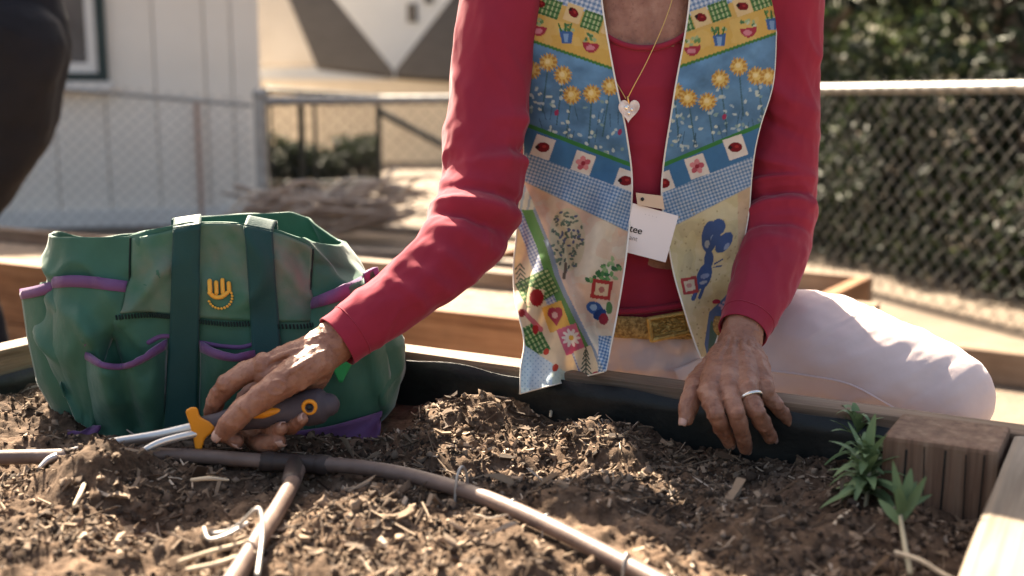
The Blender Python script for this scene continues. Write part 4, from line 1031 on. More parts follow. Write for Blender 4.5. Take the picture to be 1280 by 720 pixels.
# --- right hand, closed on the fork
H = Soup()
wr_ = [(452, 403, 1.146), (432, 418, 1.135), (412, 432, 1.127), (396, 443, 1.122)]
H.chain(L3(wr_), [.024, .0225, .0225, .023], 18, 14)
W0 = (408, 436, 1.126)
H.chain(L3([W0, (372, 446, 1.122), (330, 459, 1.116)]), [.021, .0175, .0125], 16, 14)
H.chain(L3([W0, (380, 456, 1.128), (342, 474, 1.138)]), [.021, .018, .0125], 16, 14)
H.chain(L3([W0, (385, 466, 1.132), (356, 486, 1.148)]), [.020, .018, .012], 16, 14)
H.chain(L3([(404, 444, 1.128), (390, 472, 1.134), (372, 493, 1.150)]), [.018, .016, .0115], 16, 14)
# thumb
THUMB = [(402, 447, 1.112), (372, 466, 1.095), (338, 489, 1.079), (308, 510, 1.0735), (290, 527, 1.072), (279, 540, 1.0735)]
H.chain(L3(THUMB), [.018, .0175, .0138, .0118, .0115, .0085], 16, 30)
H.chain(L3([(380, 460, 1.10), (350, 470, 1.105), (330, 470, 1.11)]), [.014, .0135, .010], 14, 14)
IDX = [(330, 459, 1.116), (305, 467, 1.112), (284, 482, 1.112), (271, 500, 1.116), (266, 518, 1.121), (276, 540, 1.118), (296, 551, 1.094)]
H.chain(L3(IDX), [.0122, .0108, .0108, .0092, .0088, .0085, .0072], 14, 40)
MID = [(342, 474, 1.138), (320, 487, 1.142), (306, 505, 1.142), (306, 530, 1.136), (318, 550, 1.116), (332, 554, 1.094), (348, 551, 1.085)]
H.chain(L3(MID), [.0122, .0108, .0105, .0098, .0096, .0090, .0074], 14, 40)
RNGF = [(356, 486, 1.148), (336, 500, 1.150), (328, 518, 1.146), (332, 535, 1.130), (340, 540, 1.104), (352, 535, 1.082)]
H.chain(L3(RNGF), [.0118, .0102, .0098, .0092, .0082, .0064], 14, 36)
LIT = [(372, 493, 1.150), (354, 506, 1.148), (348, 522, 1.138), (356, 534, 1.116), (366, 532, 1.094), (378, 524, 1.080)]
H.chain(L3(LIT), [.0108, .0092, .0086, .0080, .0076, .0060], 14, 36)
for a_, b_, c_ in (((405, 432, 1.108), (366, 440, 1.104), (332, 453, 1.107)), ((402, 437, 1.105), (370, 452, 1.106), (343, 466, 1.126)), ((406, 440, 1.100), (372, 459, 1.082), (340, 485, 1.070))):
    H.chain(L3([a_, b_, c_]), [.0030, .0036, .0034], 8, 12)
H.ball(P(330, 455, 1.111), .0118, 12); H.ball(P(284, 480, 1.110), .0112, 12); H.ball(P(308, 509, 1.0715), .0115, 12)
h1 = remeshed(H, .0013, 4)
# --- left hand, flat on the board edge
H = Soup()
LW = P(926, 424, 1.195)
H.chain(L3([(934, 400, 1.222), (929, 414, 1.206), (924, 432, 1.192), (921, 444, 1.180)]), [.0235, .0225, .0225, .0235], 18, 14, )
mcp = [(886, 492, .467), (909, 487, .470), (934, 489, .469), (955, 489, .465)]
for (mx_, my_, mz_), q in zip(mcp, ((908, 446), (917, 444), (926, 444), (934, 445))):
    m = Q(mx_, my_, mz_); a = P(q[0], q[1], 1.176); H.chain([a, a.lerp(m, .55) + Vector((0, 0, .003)), m], [.0185, .0150, .0112], 16, 14)
H.chain([P(905, 450, 1.17), Q(886, 470, .466), Q(872, 483, .463)], [.0185, .0155, .0115], 14, 14)
fing = {'thumb': [Q(886, 466, .464), Q(871, 482, .463), Q(863, 503, .452), Q(857, 524, .437)],
        'index': [Q(886, 492, .467), Q(895, 518, .452), Q(904, 538, .432), Q(911, 553, .416)],
        'middle': [Q(909, 487, .470), Q(921, 519, .452), Q(928, 543, .430), Q(932, 560, .411)],
        'ring': [Q(934, 489, .469), Q(946, 516, .452), Q(956, 534, .434), Q(964, 547, .420)],
        'little': [Q(955, 489, .465), Q(970, 507, .450), Q(981, 519, .438), Q(990, 529, .429)]}
frad = {'thumb': [.0135, .0118, .0100, .0072], 'index': [.0102, .0083, .0076, .0061], 'middle': [.0104, .0084, .0077, .0061], 'ring': [.0105, .0086, .0076, .0060], 'little': [.0095, .0075, .0065, .0051]}
for k_, pts in fing.items(): H.chain(pts, frad[k_], 14, 26)
for (mx_, my_, mz_), q in zip(mcp, ((910, 440), (917, 438), (925, 438), (932, 440))):     # tendons and knuckles
    m = Q(mx_, my_, mz_); a = P(q[0], q[1], 1.184); H.ball(m + Vector((0, -.001, .0062)), (.0078, .0078, .0066), 12)
    H.chain([a + Vector((0, -.004, .017)), a.lerp(m, .5) + Vector((0, -.003, .0145)), m + Vector((0, 0, .0085))], [.0028, .0034, .0032], 8, 12)
for k_ in ('index', 'middle', 'ring', 'little'): H.ball(fing[k_][1] + Vector((0, -.0022, .0018)), frad[k_][1] * .98, 12)
h2 = remeshed(H, .0011, 3)
def hand_detail(me, seed):
    co = get_co(me); no = get_no(me)
    n = fbm(co * 130, 3, seed) * .0005 + (1 - np.abs(vnoise(co * np.array((95, 95, 60)), seed + 2))) ** 4 * .0007
    n += (1 - np.abs(vnoise(co * np.array((48, 48, 48)), seed + 5))) ** 7 * .0012
    set_co(me, co + no * n[:, None])
hand_detail(h1, 5); hand_detail(h2, 15)
bm = bmesh.new()
for me in (core, h1, h2): bm.from_mesh(me)
me = bpy.data.meshes.new('body'); bm.to_mesh(me); bm.free(); me.shade_smooth()
BODY = link('body', me, m_skin, WOMAN)
def nail(p, tip_dir, up, L, wd):
    """thin curved plate lying on the finger end"""
    t = Vector(tip_dir).normalized(); u = (Vector(up) - t * Vector(up).dot(t)).normalized(); s = t.cross(u); V = []
    for i in range(7):
        for j in range(7):
            a, b = i / 6 * 2 - 1, j / 6 * 2 - 1; wq = wd * (1 - .28 * abs(a) ** 3)
            V.append(Vector(p) + t * (a * L) + s * (b * wq) + u * (-.42 * wd * b * b - .15 * L * a * a))
    o = mobj('fingernail', V, grid_faces(7, 7), m_nail, BODY); md = o.modifiers.new('s', 'SOLIDIFY'); md.thickness = .0007; md.offset = 0
    return o
tocam = Vector((0, -1, .35))
for k_, pts in fing.items():
    d = pts[-1] - pts[-2]; r = frad[k_][-1]; up = Vector((0, -.75, .65)) if k_ != 'thumb' else Vector((-.45, -.7, .5))
    upn = (up - d.normalized() * up.dot(d.normalized())).normalized()
    nail(pts[-1] + d.normalized() * r * .35 + upn * r * .93, d, up, r * .9, r * .66)
for pts, r, up in ((THUMB, .0085, (-.35, -.9, .35)), (IDX, .0072, (.2, -.7, -.5)), (MID, .0074, (.2, -.75, -.4)), (RNGF, .0064, (.3, -.6, .5)), (LIT, .0060, (.1, -.6, .5))):
    a, b = P(*pts[-2]), P(*pts[-1]); d = (b - a).normalized(); u = Vector(up); u = (u - d * u.dot(d)).normalized(); nail(b + d * r * .35 + u * r * .92, d, u, r * 1.0, r * .72)
# finger ring
m_silver = M_plain('silver', (.80, .76, .70), .05, rough=.22, metal=1, bmp=0)
m_gold = M_plain('gold', (.75, .45, .15), .08, rough=.3, metal=1, bmp=0)
a, b = fing['ring'][0], fing['ring'][1]; c = a.lerp(b, .34); d = (b - a).normalized(); e1 = d.cross(Vector((0, 0, 1))).normalized(); e2 = d.cross(e1)
tube('finger_ring', [c + (e1 * math.cos(t) + e2 * math.sin(t)) * .0112 for t in np.linspace(0, 2 * PI, 25)], .0021, m_silver, WOMAN, 8, 60)
# hair, eyes (above the frame)
m_hair = M_noise('grey_hair', [(.3, (.30, .28, .26)), (.7, (.55, .52, .49))], scale=60, stretch=(1, 1, .15), rough=.6, bmp=.8, bscale=120)
S = Soup(); S.ball(HEAD + Vector((0, .022, .022)), (.080, .088, .098), 20); S.ball(HEAD + Vector((0, .05, -.035)), (.072, .06, .07), 18); S.chain([HEAD + Vector((-.07, -.04, .06)), HEAD + Vector((0, -.075, .085)), HEAD + Vector((.07, -.04, .06))], [.02, .026, .02])
hm = remeshed(S, .004, 4); co = get_co(hm); set_co(hm, co + get_no(hm) * (fbm(co * np.array((60, 60, 25)), 3, 6) * .005)[:, None]); link('hair', hm, m_hair, WOMAN)
for sx in (-1, 1):
    S = Soup(); S.ball(HEAD + Vector((sx * .031, -.079, .006)), .0115, 12); S.build('eye', M_plain('eye_%s' % ('white' if sx < 0 else 'white_b'), (.5, .45, .42), .1, rough=.2, bmp=0), BODY, True)

# --- trousers
S = Soup()
S.ball(P(826, 455, 1.425), (.152, .118, .085), 24); S.ball(P(826, 520, 1.46), (.15, .13, .10), 20)
S.add(torso_loft(.002, 396, 470, 8, 48).reshape(-1, 3), grid_faces(8, 48, True).tolist() + [list(range(48))[::-1], [7 * 48 + i for i in range(48)]])
S.chain([P(905, 460, 1.40), P(1000, 438, 1.345), P(1090, 460, 1.29), P(1150, 478, 1.25), P(1186, 493, 1.225)], [.088, .076, .066, .0585, .050], 22, 30)
kn = P(1186, 495, 1.225); S.chain([kn, Vector((kn.x - .01, kn.y + .10, .25)), Vector((kn.x - .03, kn.y + .16, .07))], [.051, .047, .038], 18, 16)
rk = Vector((.12, 1.40, .075)); S.chain([P(765, 470, 1.42), P(760, 560, 1.40), rk], [.085, .075, .062], 20, 16); S.chain([rk, rk + Vector((0, .2, -.005)), rk + Vector((.01, .4, -.01))], [.062, .055, .04], 18, 14)
tm_ = remeshed(S, .0042, 8)
co = get_co(tm_); no = get_no(tm_); x_, y_ = to_px(co)
kk = np.clip((x_ - 960) / 120, 0, 1) * np.clip((1260 - x_) / 60, 0, 1)
diag = fbm(np.stack([(x_ * .55 + y_) / 26, (x_ - y_ * .5) / 150, co[:, 1] * 4], -1), 3, 52)
rid = (1 - np.abs(vnoise(np.stack([(x_ * .45 + y_) / 17, (x_ - y_ * .45) / 120, co[:, 1] * 6], -1), 57))) ** 3
lap = np.clip((950 - x_) / 60, 0, 1) * np.clip((x_ - 700) / 60, 0, 1)
lapn = fbm(np.stack([(x_ + y_ * 1.3) / 40, (x_ - y_) / 26, co[:, 1] * 3], -1), 3, 53)
co = co + no * (kk * (diag * .0014 + rid * .0018 * np.clip((1150 - x_) / 60, 0, 1)) + lap * lapn * .004 + fbm(co * 18, 3, 54) * .002)[:, None]
set_co(tm_, co); TR = link('trousers', tm_, m_trouser, WOMAN); TR['label'] = 'pinkish white trousers'
tr_bvh = bvh_of(tm_)
# outer seam of the thigh and the pocket flap by the belt
tube('seam', [on_bag(x, y, .0003, tr_bvh, 1.25) for x, y in catmull(np.array([(948, 462), (1010, 470), (1060, 480), (1100, 500), (1125, 515)], float), 24)], .0014, m_trouser, TR, 6, 50)
patch('pocket_flap', [[(842, 462), (858, 456), (876, 448)], [(848, 482), (862, 470), (878, 455)]], m_trouser, TR, 12, 6, lambda u, v: .008, tr_bvh, .0016, 1.30)
# shoes
m_shoe = M_plain('shoe_leather', (.12, .09, .07), .2, rough=.6)
for c, dx in ((Vector((kn.x - .03, kn.y + .12, .035)), Vector((.02, -.10, -.008))), (rk + Vector((.01, .42, -.035)), Vector((0, .12, -.005)))):
    S = Soup(); S.chain([c - dx * .3, c + dx * .4, c + dx], [.036, .036, .026], 14, 12, flat=.8); S.build('shoe', m_shoe, WOMAN, True)
# belt and buckle
m_belt = M_noise('woven_gold_belt', [(.35, (.22, .12, .035)), (.65, (.55, .36, .13))], scale=260, detail=2, rough=.5, bmp=.9, bdist=.004, bscale=260, metal=.2)
bl_ = empty('belt', P(824, 406, 1.3)); bl_.parent = WOMAN; bl_.matrix_parent_inverse = world_mat(WOMAN).inverted()
rows = []
for k_, dz in enumerate(np.linspace(0, 1, 8)):
    cx, a, b, yf = tor(402); ph = np.linspace(0, 2 * PI, 120, endpoint=False); c0 = P(cx, 396 + 25 * dz, yf); ex = .006 + .003 * math.sin(PI * dz)
    X = c0.x + (a + ex) * np.cos(ph); Yb = yf + b - (b + ex) * np.sin(ph); rows.append(np.stack([X, Yb, c0.z - .012 * (X - c0.x) + np.sin(ph * 40) * .0004], -1))
grid('strap', np.array(rows), m_belt, bl_, wrap=True, solid=.003, flip=True)
m_brass = M_noise('aged_brass', [(.3, (.28, .17, .05)), (.7, (.62, .42, .15))], scale=60, rough=.38, metal=.9, bmp=.8, bdist=.004, bscale=220)
def framebar(a, b, r): tube('buckle_frame', [P(*a, 1.283), P(*b, 1.283)], r, m_brass, bl_, 10, 8)
q = [(811, 399), (858, 391), (862, 415), (815, 425)]
for i in range(4): framebar(q[i], q[(i + 1) % 4], .0032)
V = [P(x, y, Y) for Y in (1.285, 1.291) for x, y in ((814, 402), (856, 394), (859, 413), (818, 422))]
mobj('buckle_plate', V, [[0, 1, 2, 3], [7, 6, 5, 4], [0, 4, 5, 1], [1, 5, 6, 2], [2, 6, 7, 3], [3, 7, 4, 0]], m_brass, bl_, False)
rs = random.Random(3); S = Soup()
for k_ in range(26):
    x, y = rs.uniform(820, 855), rs.uniform(398, 417); S.chain(L3([(x - 3, y + rs.uniform(-3, 3), 1.2835), (x + 3, y + rs.uniform(-3, 3), 1.2835)]), [.0016, .0010], 6, 4)
o = S.build('buckle_relief', m_brass, bl_, True); o['kind'] = 'stuff'
# ------------------------------------------------------------------ printed vest
def lin(c):
    c = np.array(c, float) / 255; return np.where(c <= .04045, c / 12.92, ((c + .055) / 1.055) ** 2.4)
class Print:
    def __init__(s, X, Y): s.X, s.Y = X, Y; s.C = np.zeros(X.shape + (3,)) + lin((225, 205, 170))
    def fill(s, m, c, a=1.0): s.C[m] = s.C[m] * (1 - a) + lin(c) * a
    def ell(s, x, y, rx, ry, c, rot=0, a=1.0):
        dx, dy = s.X - x, s.Y - y; k = math.cos(rot), math.sin(rot); s.fill(((dx * k[0] + dy * k[1]) / rx) ** 2 + ((-dx * k[1] + dy * k[0]) / ry) ** 2 < 1, c, a)
    def poly(s, pts, c, a=1.0): m = s.inside(pts); s.fill(m, c, a); return m
    def inside(s, pts):
        m = np.zeros(s.X.shape, bool); n = len(pts)
        for i in range(n):
            (x0, y0), (x1, y1) = pts[i], pts[(i + 1) % n]
            if y0 == y1: continue
            m ^= ((y0 > s.Y) != (y1 > s.Y)) & (s.X < (x1 - x0) * (s.Y - y0) / (y1 - y0) + x0)
        return m
    def seg(s, x0, y0, x1, y1, w, c, a=1.0):
        dx, dy = x1 - x0, y1 - y0; t = np.clip(((s.X - x0) * dx + (s.Y - y0) * dy) / (dx * dx + dy * dy), 0, 1)
        s.fill((s.X - x0 - t * dx) ** 2 + (s.Y - y0 - t * dy) ** 2 < w * w / 4, c, a)
    def gingham(s, m, per, c1, c2, ang, white=(225, 228, 232)):
        k = math.cos(ang), math.sin(ang); u = (s.X * k[0] + s.Y * k[1]) / per; v = (-s.X * k[1] + s.Y * k[0]) / per
        a = (u % 1 < .5).astype(int) + (v % 1 < .5).astype(int)
        s.fill(m & (a == 0), white); s.fill(m & (a == 1), c2); s.fill(m & (a == 2), c1)
    def sunflower(s, x, y, r):
        s.ell(x, y, r * .84, r * .84, (206, 148, 62))
        for k in range(18):
            an = k / 18 * 2 * PI; s.ell(x + math.cos(an) * r * .78, y + math.sin(an) * r * .78, r * .30, r * .11, (226, 192, 116) if k % 2 else (196, 146, 72), an)
        s.ell(x, y, r * .5, r * .5, (238, 205, 120)); s.ell(x - 1, y - 1, r * .28, r * .28, (248, 226, 165))
    def ladybug(s, x, y, r, rot=0):
        s.ell(x, y, r, r * .72, (128, 22, 30), rot); s.ell(x + r * .2, y - r * .1, r * .3, r * .22, (176, 52, 50), rot); s.ell(x - r * .8 * math.cos(rot), y - r * .8 * math.sin(rot), r * .3, r * .3, (50, 20, 22))
    def flower(s, x, y, r):
        for k in range(5):
            an = k * 2 * PI / 5 - 1.57; s.ell(x + math.cos(an) * r * .58, y + math.sin(an) * r * .58, r * .42, r * .36, (200, 96, 110) if k % 2 else (226, 146, 150), an)
        s.ell(x, y, r * .3, r * .3, (160, 50, 66))
    def pot(s, x, y, red, sg):
        rr = random.Random(int(x * 7 + y))
        for k in range(9): s.ell(x + rr.uniform(-9, 9), y - 6 + rr.uniform(-5, 4), 2.6, 1.9, rr.choice([(112, 150, 92), (84, 128, 84), (168, 190, 140), (206, 214, 176)]), rr.uniform(0, 3))
        if red:
            s.fill((((s.X - x) / 10.5) ** 2 + ((s.Y - y) / 12.) ** 2 < 1) & (s.Y > y + (s.X - x) * .15 * sg), (178, 58, 74)); s.ell(x - 1, y + 6, 5.5, 3.4, (222, 140, 150))
        else:
            s.poly([(x - 8.5, y - 3 - 1.5 * sg), (x + 8.5, y - 3 + 1.5 * sg), (x + 6.5, y + 12), (x - 5.5, y + 12)], (70, 110, 165)); s.poly([(x - 4, y), (x + 3, y), (x + 2, y + 11), (x - 2, y + 11)], (140, 175, 212))
            for k in (-6, -1, 4): s.seg(x + k, y - 3, x + k * 1.6, y - 12, 2.2, (70, 120, 60))
    def plaid(s, cx, cy, w, h, rot, sg):
        k = math.cos(rot), math.sin(rot); u = (s.X - cx) * k[0] + (s.Y - cy) * k[1]; v = -(s.X - cx) * k[1] + (s.Y - cy) * k[0]
        m = (np.abs(u) < w / 2) & (np.abs(v) < h / 2); s.fill(m, (92, 138, 80)); s.fill(m & (np.abs((u / 5.5) % 1 - .5) < .2), (196, 208, 150)); s.fill(m & (np.abs((v / 6.5) % 1 - .5) < .17), (52, 98, 56), .8); return m
    def tile(s, cx, cy, w, h, rot, c):
        k = math.cos(rot), math.sin(rot); u = (s.X - cx) * k[0] + (s.Y - cy) * k[1]; v = -(s.X - cx) * k[1] + (s.Y - cy) * k[0]; s.fill((np.abs(u) < w / 2) & (np.abs(v) < h / 2), c)

def paint_upper(p, side):
    """side -1: panel on the wearer's right (picture left); +1: the other"""
    if side < 0: X0, X1 = 640., 790.; ln = lambda a, b: a + (p.X - X0) / (X1 - X0) * (b - a); sg = 1
    else: X0, X1 = 968., 818.; ln = lambda a, b: a + (p.X - X0) / (X1 - X0) * (b - a); sg = -1
    top = ln(-14, 34); yel = ln(6, 58); gr1 = ln(42, 94); gr2 = ln(150, 208) if side < 0 else ln(150, 212); gin = ln(184, 240) if side < 0 else ln(184, 245); low = ln(220, 293) if side < 0 else ln(218, 296)
    ang = math.atan2(52, 150) * sg
    p.gingham(p.Y < top, 6, (110, 140, 178), (165, 186, 210), ang)
    m = (p.Y >= top) & (p.Y < yel); p.fill(m, (222, 182, 104))
    xs = [(660, 0), (688, 10), (717, 17), (740, 27), (764, 34)] if side < 0 else [(951, 2), (928, 8), (899, 14), (876, 22), (853, 30)]
    for k, (x, y) in enumerate(xs):
        if k % 2 == (1 if side < 0 else 0) or k == 3 and side < 0: p.plaid(x, y, 25, 23, ang, sg)
        else: p.tile(x, y, 21, 22, ang, (236, 205, 150)); p.ladybug(x, y, 7.2, ang + .5)
    if side < 0: p.plaid(740, 27, 24, 23, ang, sg); p.tile(717, 17, 20, 22, ang, (236, 205, 150)); p.ladybug(717, 16, 7, ang + .5); p.plaid(688, 10, 26, 23, ang, sg); p.tile(660, -4, 20, 22, ang, (236, 205, 150)); p.ladybug(676, 5, 6, ang)
    m = (p.Y >= yel) & (p.Y < gr1); p.fill(m, (226, 184, 98)); p.fill(m & (fbm(np.stack([p.X / 18, p.Y / 18, p.X * 0], -1), 3, 3) > .3), (232, 196, 118), .7)
    for k, (x, y) in enumerate([(645, 25), (674, 33), (708, 42), (739, 54)] if side < 0 else [(965, 26), (935, 35), (899, 46), (865, 58)]): p.pot(x, y, k % 2 == 1, sg)
    # blue meadow
    m = (p.Y >= gr1) & (p.Y < gr2); n = fbm(np.stack([p.X / 22, p.Y / 15, p.X * 0 + side], -1), 4, 8)[..., None]
    c = lin((106, 152, 188)) * (1 + .25 * n) * (1 - .22 * np.clip(((p.Y - gr1) / (gr2 - gr1 + 1e-6)), 0, 1))[..., None]
    p.C[m] = c[m]
    fl = [(645, 90), (665, 88), (686, 78), (704, 94), (715, 119), (740, 117), (763, 108)] if side < 0 else [(843, 114), (860, 123), (884, 127), (900, 99), (923, 83), (945, 95), (960, 96)]
    rr = random.Random(20 + side)
    for x, y in fl: p.seg(x, y, x - 8 * sg + rr.uniform(-4, 4), y + 62, 1.6, (62, 96, 92), .8)
    x0, x1 = (652, 780) if side < 0 else (832, 956)
    for k in range(66):
        x = rr.uniform(x0, x1); t = rr.uniform(.36, .97); a = 42 + (x - X0) / (X1 - X0) * 52; b = 150 + (x - X0) / (X1 - X0) * 60; y = a + (b - a) * t
        p.ell(x, y, rr.uniform(2.0, 3.3), rr.uniform(1.4, 2.2), rr.choice([(196, 212, 210), (180, 200, 204), (142, 172, 168), (206, 216, 200)]), rr.uniform(0, 3.1))
    for k in range(16): x = rr.uniform(x0, x1); y = (gr2.min() + gr2.max()) / 2 - rr.uniform(5, 50); p.seg(x, y, x + rr.uniform(-5, 5), y + 16, 1.1, (54, 84, 100), .7)
    for x, y in ((696, 141), (775, 165)) if side < 0 else ((905, 146), (836, 152)): p.ell(x, y, 2.6, 4, (170, 60, 96), .4)
    for x, y in fl: p.sunflower(x, y, 11.2)
    m = (p.Y > gr1 - 1.5) & (p.Y < gr1 + 2.2); p.fill(m, (76, 132, 66))
    m = (p.Y >= gr2) & (p.Y < gin); p.fill(m, (70, 124, 168)); p.fill((p.Y > gr2 - 4) & (p.Y < gr2 + 1.5), (62, 134, 72))
    for k, (x, y) in enumerate([(679, 184), (729, 204), (782, 226)] if side < 0 else [(919, 184), (871, 208), (829, 229)]):
        p.tile(x, y, 25, 27, ang, (236, 226, 214))
        (p.flower(x, y, 9.5) if k == 1 else p.ladybug(x, y, 8.5, ang - .3 * sg))
    m = (p.Y >= gin) & (p.Y < low); p.gingham(m, 4.4, (92, 132, 172), (146, 174, 202), ang, (206, 214, 222))
    p.fill((np.abs(p.Y - low) < 1.2), (205, 190, 165))
    return low
def paint_left(p):
    low = paint_upper(p, -1); m = p.Y >= low
    n = fbm(np.stack([p.X / 26, p.Y / 26, p.X * 0], -1), 3, 15); p.fill(m, (236, 208, 180)); p.fill(m & (n > .1), (240, 192, 160), .55); p.fill(m & (n < -.35), (238, 222, 196), .8)
    rr = random.Random(5)
    p.ell(709, 300, 23, 40, (222, 206, 168), 0, .8)
    for k in range(95):
        an, r = rr.uniform(0, 2 * PI), rr.uniform(0, 1) ** .5; x, y = 709 + 21 * r * math.cos(an), 300 + 38 * r * math.sin(an); p.ell(x, y, 2.6, 1.5, rr.choice([(104, 108, 96), (138, 142, 118), (112, 130, 110), (100, 104, 128)]), rr.uniform(0, 3))
    p.seg(707, 330, 705, 348, 4, (120, 96, 80))
    for k in range(60): x, y = rr.uniform(733, 775), rr.uniform(322, 352); (p.ell(x, y, 3.6, 2.4, rr.choice([(88, 142, 84), (120, 168, 100), (64, 116, 72), (168, 190, 136)]), rr.uniform(0, 3)) if y > 352 - (x - 728) * .8 else None)
    p.tile(752, 362, 26, 24, .15, (186, 60, 58)); p.tile(752, 362, 17, 15, .15, (234, 206, 168)); p.ell(752, 362, 4, 4, (190, 120, 110))
    p.ell(743, 385, 11, 8, (62, 100, 158), .4); p.ell(750, 393, 9, 6, (40, 70, 128), -.5); p.ell(742, 384, 5, 4, (170, 196, 220)); p.ell(755, 399, 6, 7, (160, 40, 58)); p.ell(762, 385, 4, 8, (92, 140, 84))
    # the swung-out side strip left of the crease
    CR = [(655, 228), (664, 246), (690, 310), (700, 345), (712, 372), (728, 405), (745, 438), (758, 470)]
    crx = np.interp(p.Y, [c[1] for c in CR], [c[0] for c in CR]); side = m & (p.X < crx); d = crx - p.X
    p.fill(side, (226, 222, 210))
    p.fill(side & (d < 9), (140, 160, 190)); 
    p.fill(side & (d >= 6) & (d < 17 + (p.Y - 240) * .02) & (p.Y < 470), (92, 148, 78)); p.fill(side & (p.Y < 300) & (d > 4) & (p.Y > 262), (92, 150, 80))
    ging = side & (d >= 18) & (d < 32); p.gingham(ging, 4.2, (126, 138, 186), (176, 186, 212), 1.1)
    rest = side & (d >= 32); p.fill(rest, (238, 216, 182))
    up = side & (p.Y < 262); p.fill(up, (222, 224, 214)); p.fill(up & ((p.X + p.Y * .2) % 9 < 3), (170, 190, 206))
    def dt(x0, y0): return side & (np.abs((p.X - x0) * .55 - (p.Y - y0) * .84 * 0) < 1e9)
    p.plaid(672, 360, 34, 46, 1.1, 1); p.tile(669, 372, 20, 24, .2, (238, 214, 176)); p.ell(671, 372, 8.5, 11, (168, 34, 40)); p.ell(672, 360, 3, 2, (80, 120, 60))
    for k in range(5): p.seg(650 + k * .4, 330 + k * 6, 644 + k, 337 + k * 6, 1.6, (92, 110, 86)); p.seg(650 + k * .4, 330 + k * 6, 656 + k, 337 + k * 6, 1.6, (92, 110, 86))
    p.tile(695, 396, 27, 34, -.35, (236, 186, 92)); p.ell(691, 391, 6, 7, (186, 62, 80)); p.ell(698, 391, 6, 7, (186, 62, 80)); p.poly([(685, 394), (704, 394), (696, 408)], (186, 62, 80)); p.ell(694, 394, 4, 4, (238, 190, 180))
    p.tile(714, 424, 26, 34, -.35, (214, 112, 140))
    for k in range(10): an = k / 10 * 2 * PI; p.ell(714 + 7 * math.cos(an), 422 + 7 * math.sin(an), 5, 2, (240, 232, 226), an)
    p.ell(714, 422, 3.2, 3.2, (232, 186, 84))
    p.plaid(668, 425, 26, 40, -.5, 1); p.seg(655, 390, 676, 412, 6, (206, 116, 122)); p.ell(669, 412, 4, 6, (176, 48, 50)); p.ell(652, 392, 4, 5, (160, 44, 50))
    p.tile(735, 455, 24, 42, -.35, (236, 220, 190))
    for k in range(6): p.seg(733, 436 + k * 6, 733 - 3 - k, 443 + k * 6, 1.7, (88, 104, 84)); p.seg(733, 436 + k * 6, 733 + 3 + k, 443 + k * 6, 1.7, (88, 104, 84))
    p.seg(733, 434, 733, 476, 1.6, (96, 92, 78))
    b = m & (p.Y > 428 + (p.X - 650) * .66) & (p.X < 715); p.fill(b, (206, 222, 232)); p.fill(b & ((p.X + p.Y) % 7 < 2.4) & ((p.X - p.Y) % 7 < 2.4), (150, 180, 206)); p.fill(b & (p.X > 690), (220, 226, 190), .6)
    p.ell(694, 460, 3.4, 5, (206, 70, 52), .4); p.ell(683, 440, 3.4, 4.4, (206, 70, 52), .6)
    c = m & (p.X > 748) & (p.Y > 420) & (p.X < 775); p.gingham(c & (p.X > crx - 8), 4, (86, 124, 170), (150, 180, 205), .3)
    p.ell(746, 470, 6, 6, (168, 44, 56))
def paint_right(p):
    low = paint_upper(p, 1); m = p.Y >= low
    n = fbm(np.stack([p.X / 22, p.Y / 22, p.X * 0], -1), 3, 25); p.fill(m, (222, 206, 158)); p.fill(m & (n > .15), (230, 214, 172), .8); p.fill(m & (n < -.3), (206, 190, 150), .6)
    rr = random.Random(8)
    for k in range(120): p.ell(rr.uniform(835, 935), rr.uniform(260, 440), 1.1, 1.1, (186, 166, 126))
    nv = (72, 96, 142)
    p.ell(887, 296, 10, 20, nv, .12); p.ell(897, 284, 9, 11, nv, .5); p.ell(905, 303, 8, 15, nv, .62); p.ell(886, 324, 6, 12, nv, .1); p.ell(880, 345, 9, 17, nv, .35); p.seg(875, 352, 866, 374, 5, nv); p.seg(880, 356, 874, 372, 4, nv)
    p.ell(884, 305, 3.2, 5, (176, 182, 186), .1); p.ell(891, 297, 2.6, 4, (150, 166, 190), .3); p.ell(908, 308, 2.4, 5, (150, 166, 190), .6); p.ell(896, 300, 7, 8, nv); p.ell(888, 308, 2.5, 2, nv); p.ell(881, 345, 6, 3, (150, 160, 186), -.3); p.ell(879, 353, 5, 2, (176, 178, 186), -.3); p.seg(893, 330, 903, 324, 1.8, nv); p.seg(892, 334, 902, 332, 1.5, nv)
    p.poly([(850, 348), (870, 345), (873, 366), (854, 369)], (186, 70, 68)); p.poly([(854, 352), (867, 349), (869, 362), (857, 365)], (230, 212, 182)); p.ell(861, 357, 3.4, 3, (206, 150, 140))
    p.poly([(926, 345), (905, 372), (886, 390), (880, 430), (884, 448), (900, 440), (912, 380), (930, 360)], (92, 116, 158)); p.poly([(888, 400), (899, 410), (892, 440), (884, 440)], (86, 112, 96))
    for k in range(8): p.ell(rr.uniform(898, 912), rr.uniform(375, 400), 2.2, 1.6, (214, 176, 190))
    p.fill(m & (p.X > 922) & (p.Y < 330), (226, 180, 150), .5)
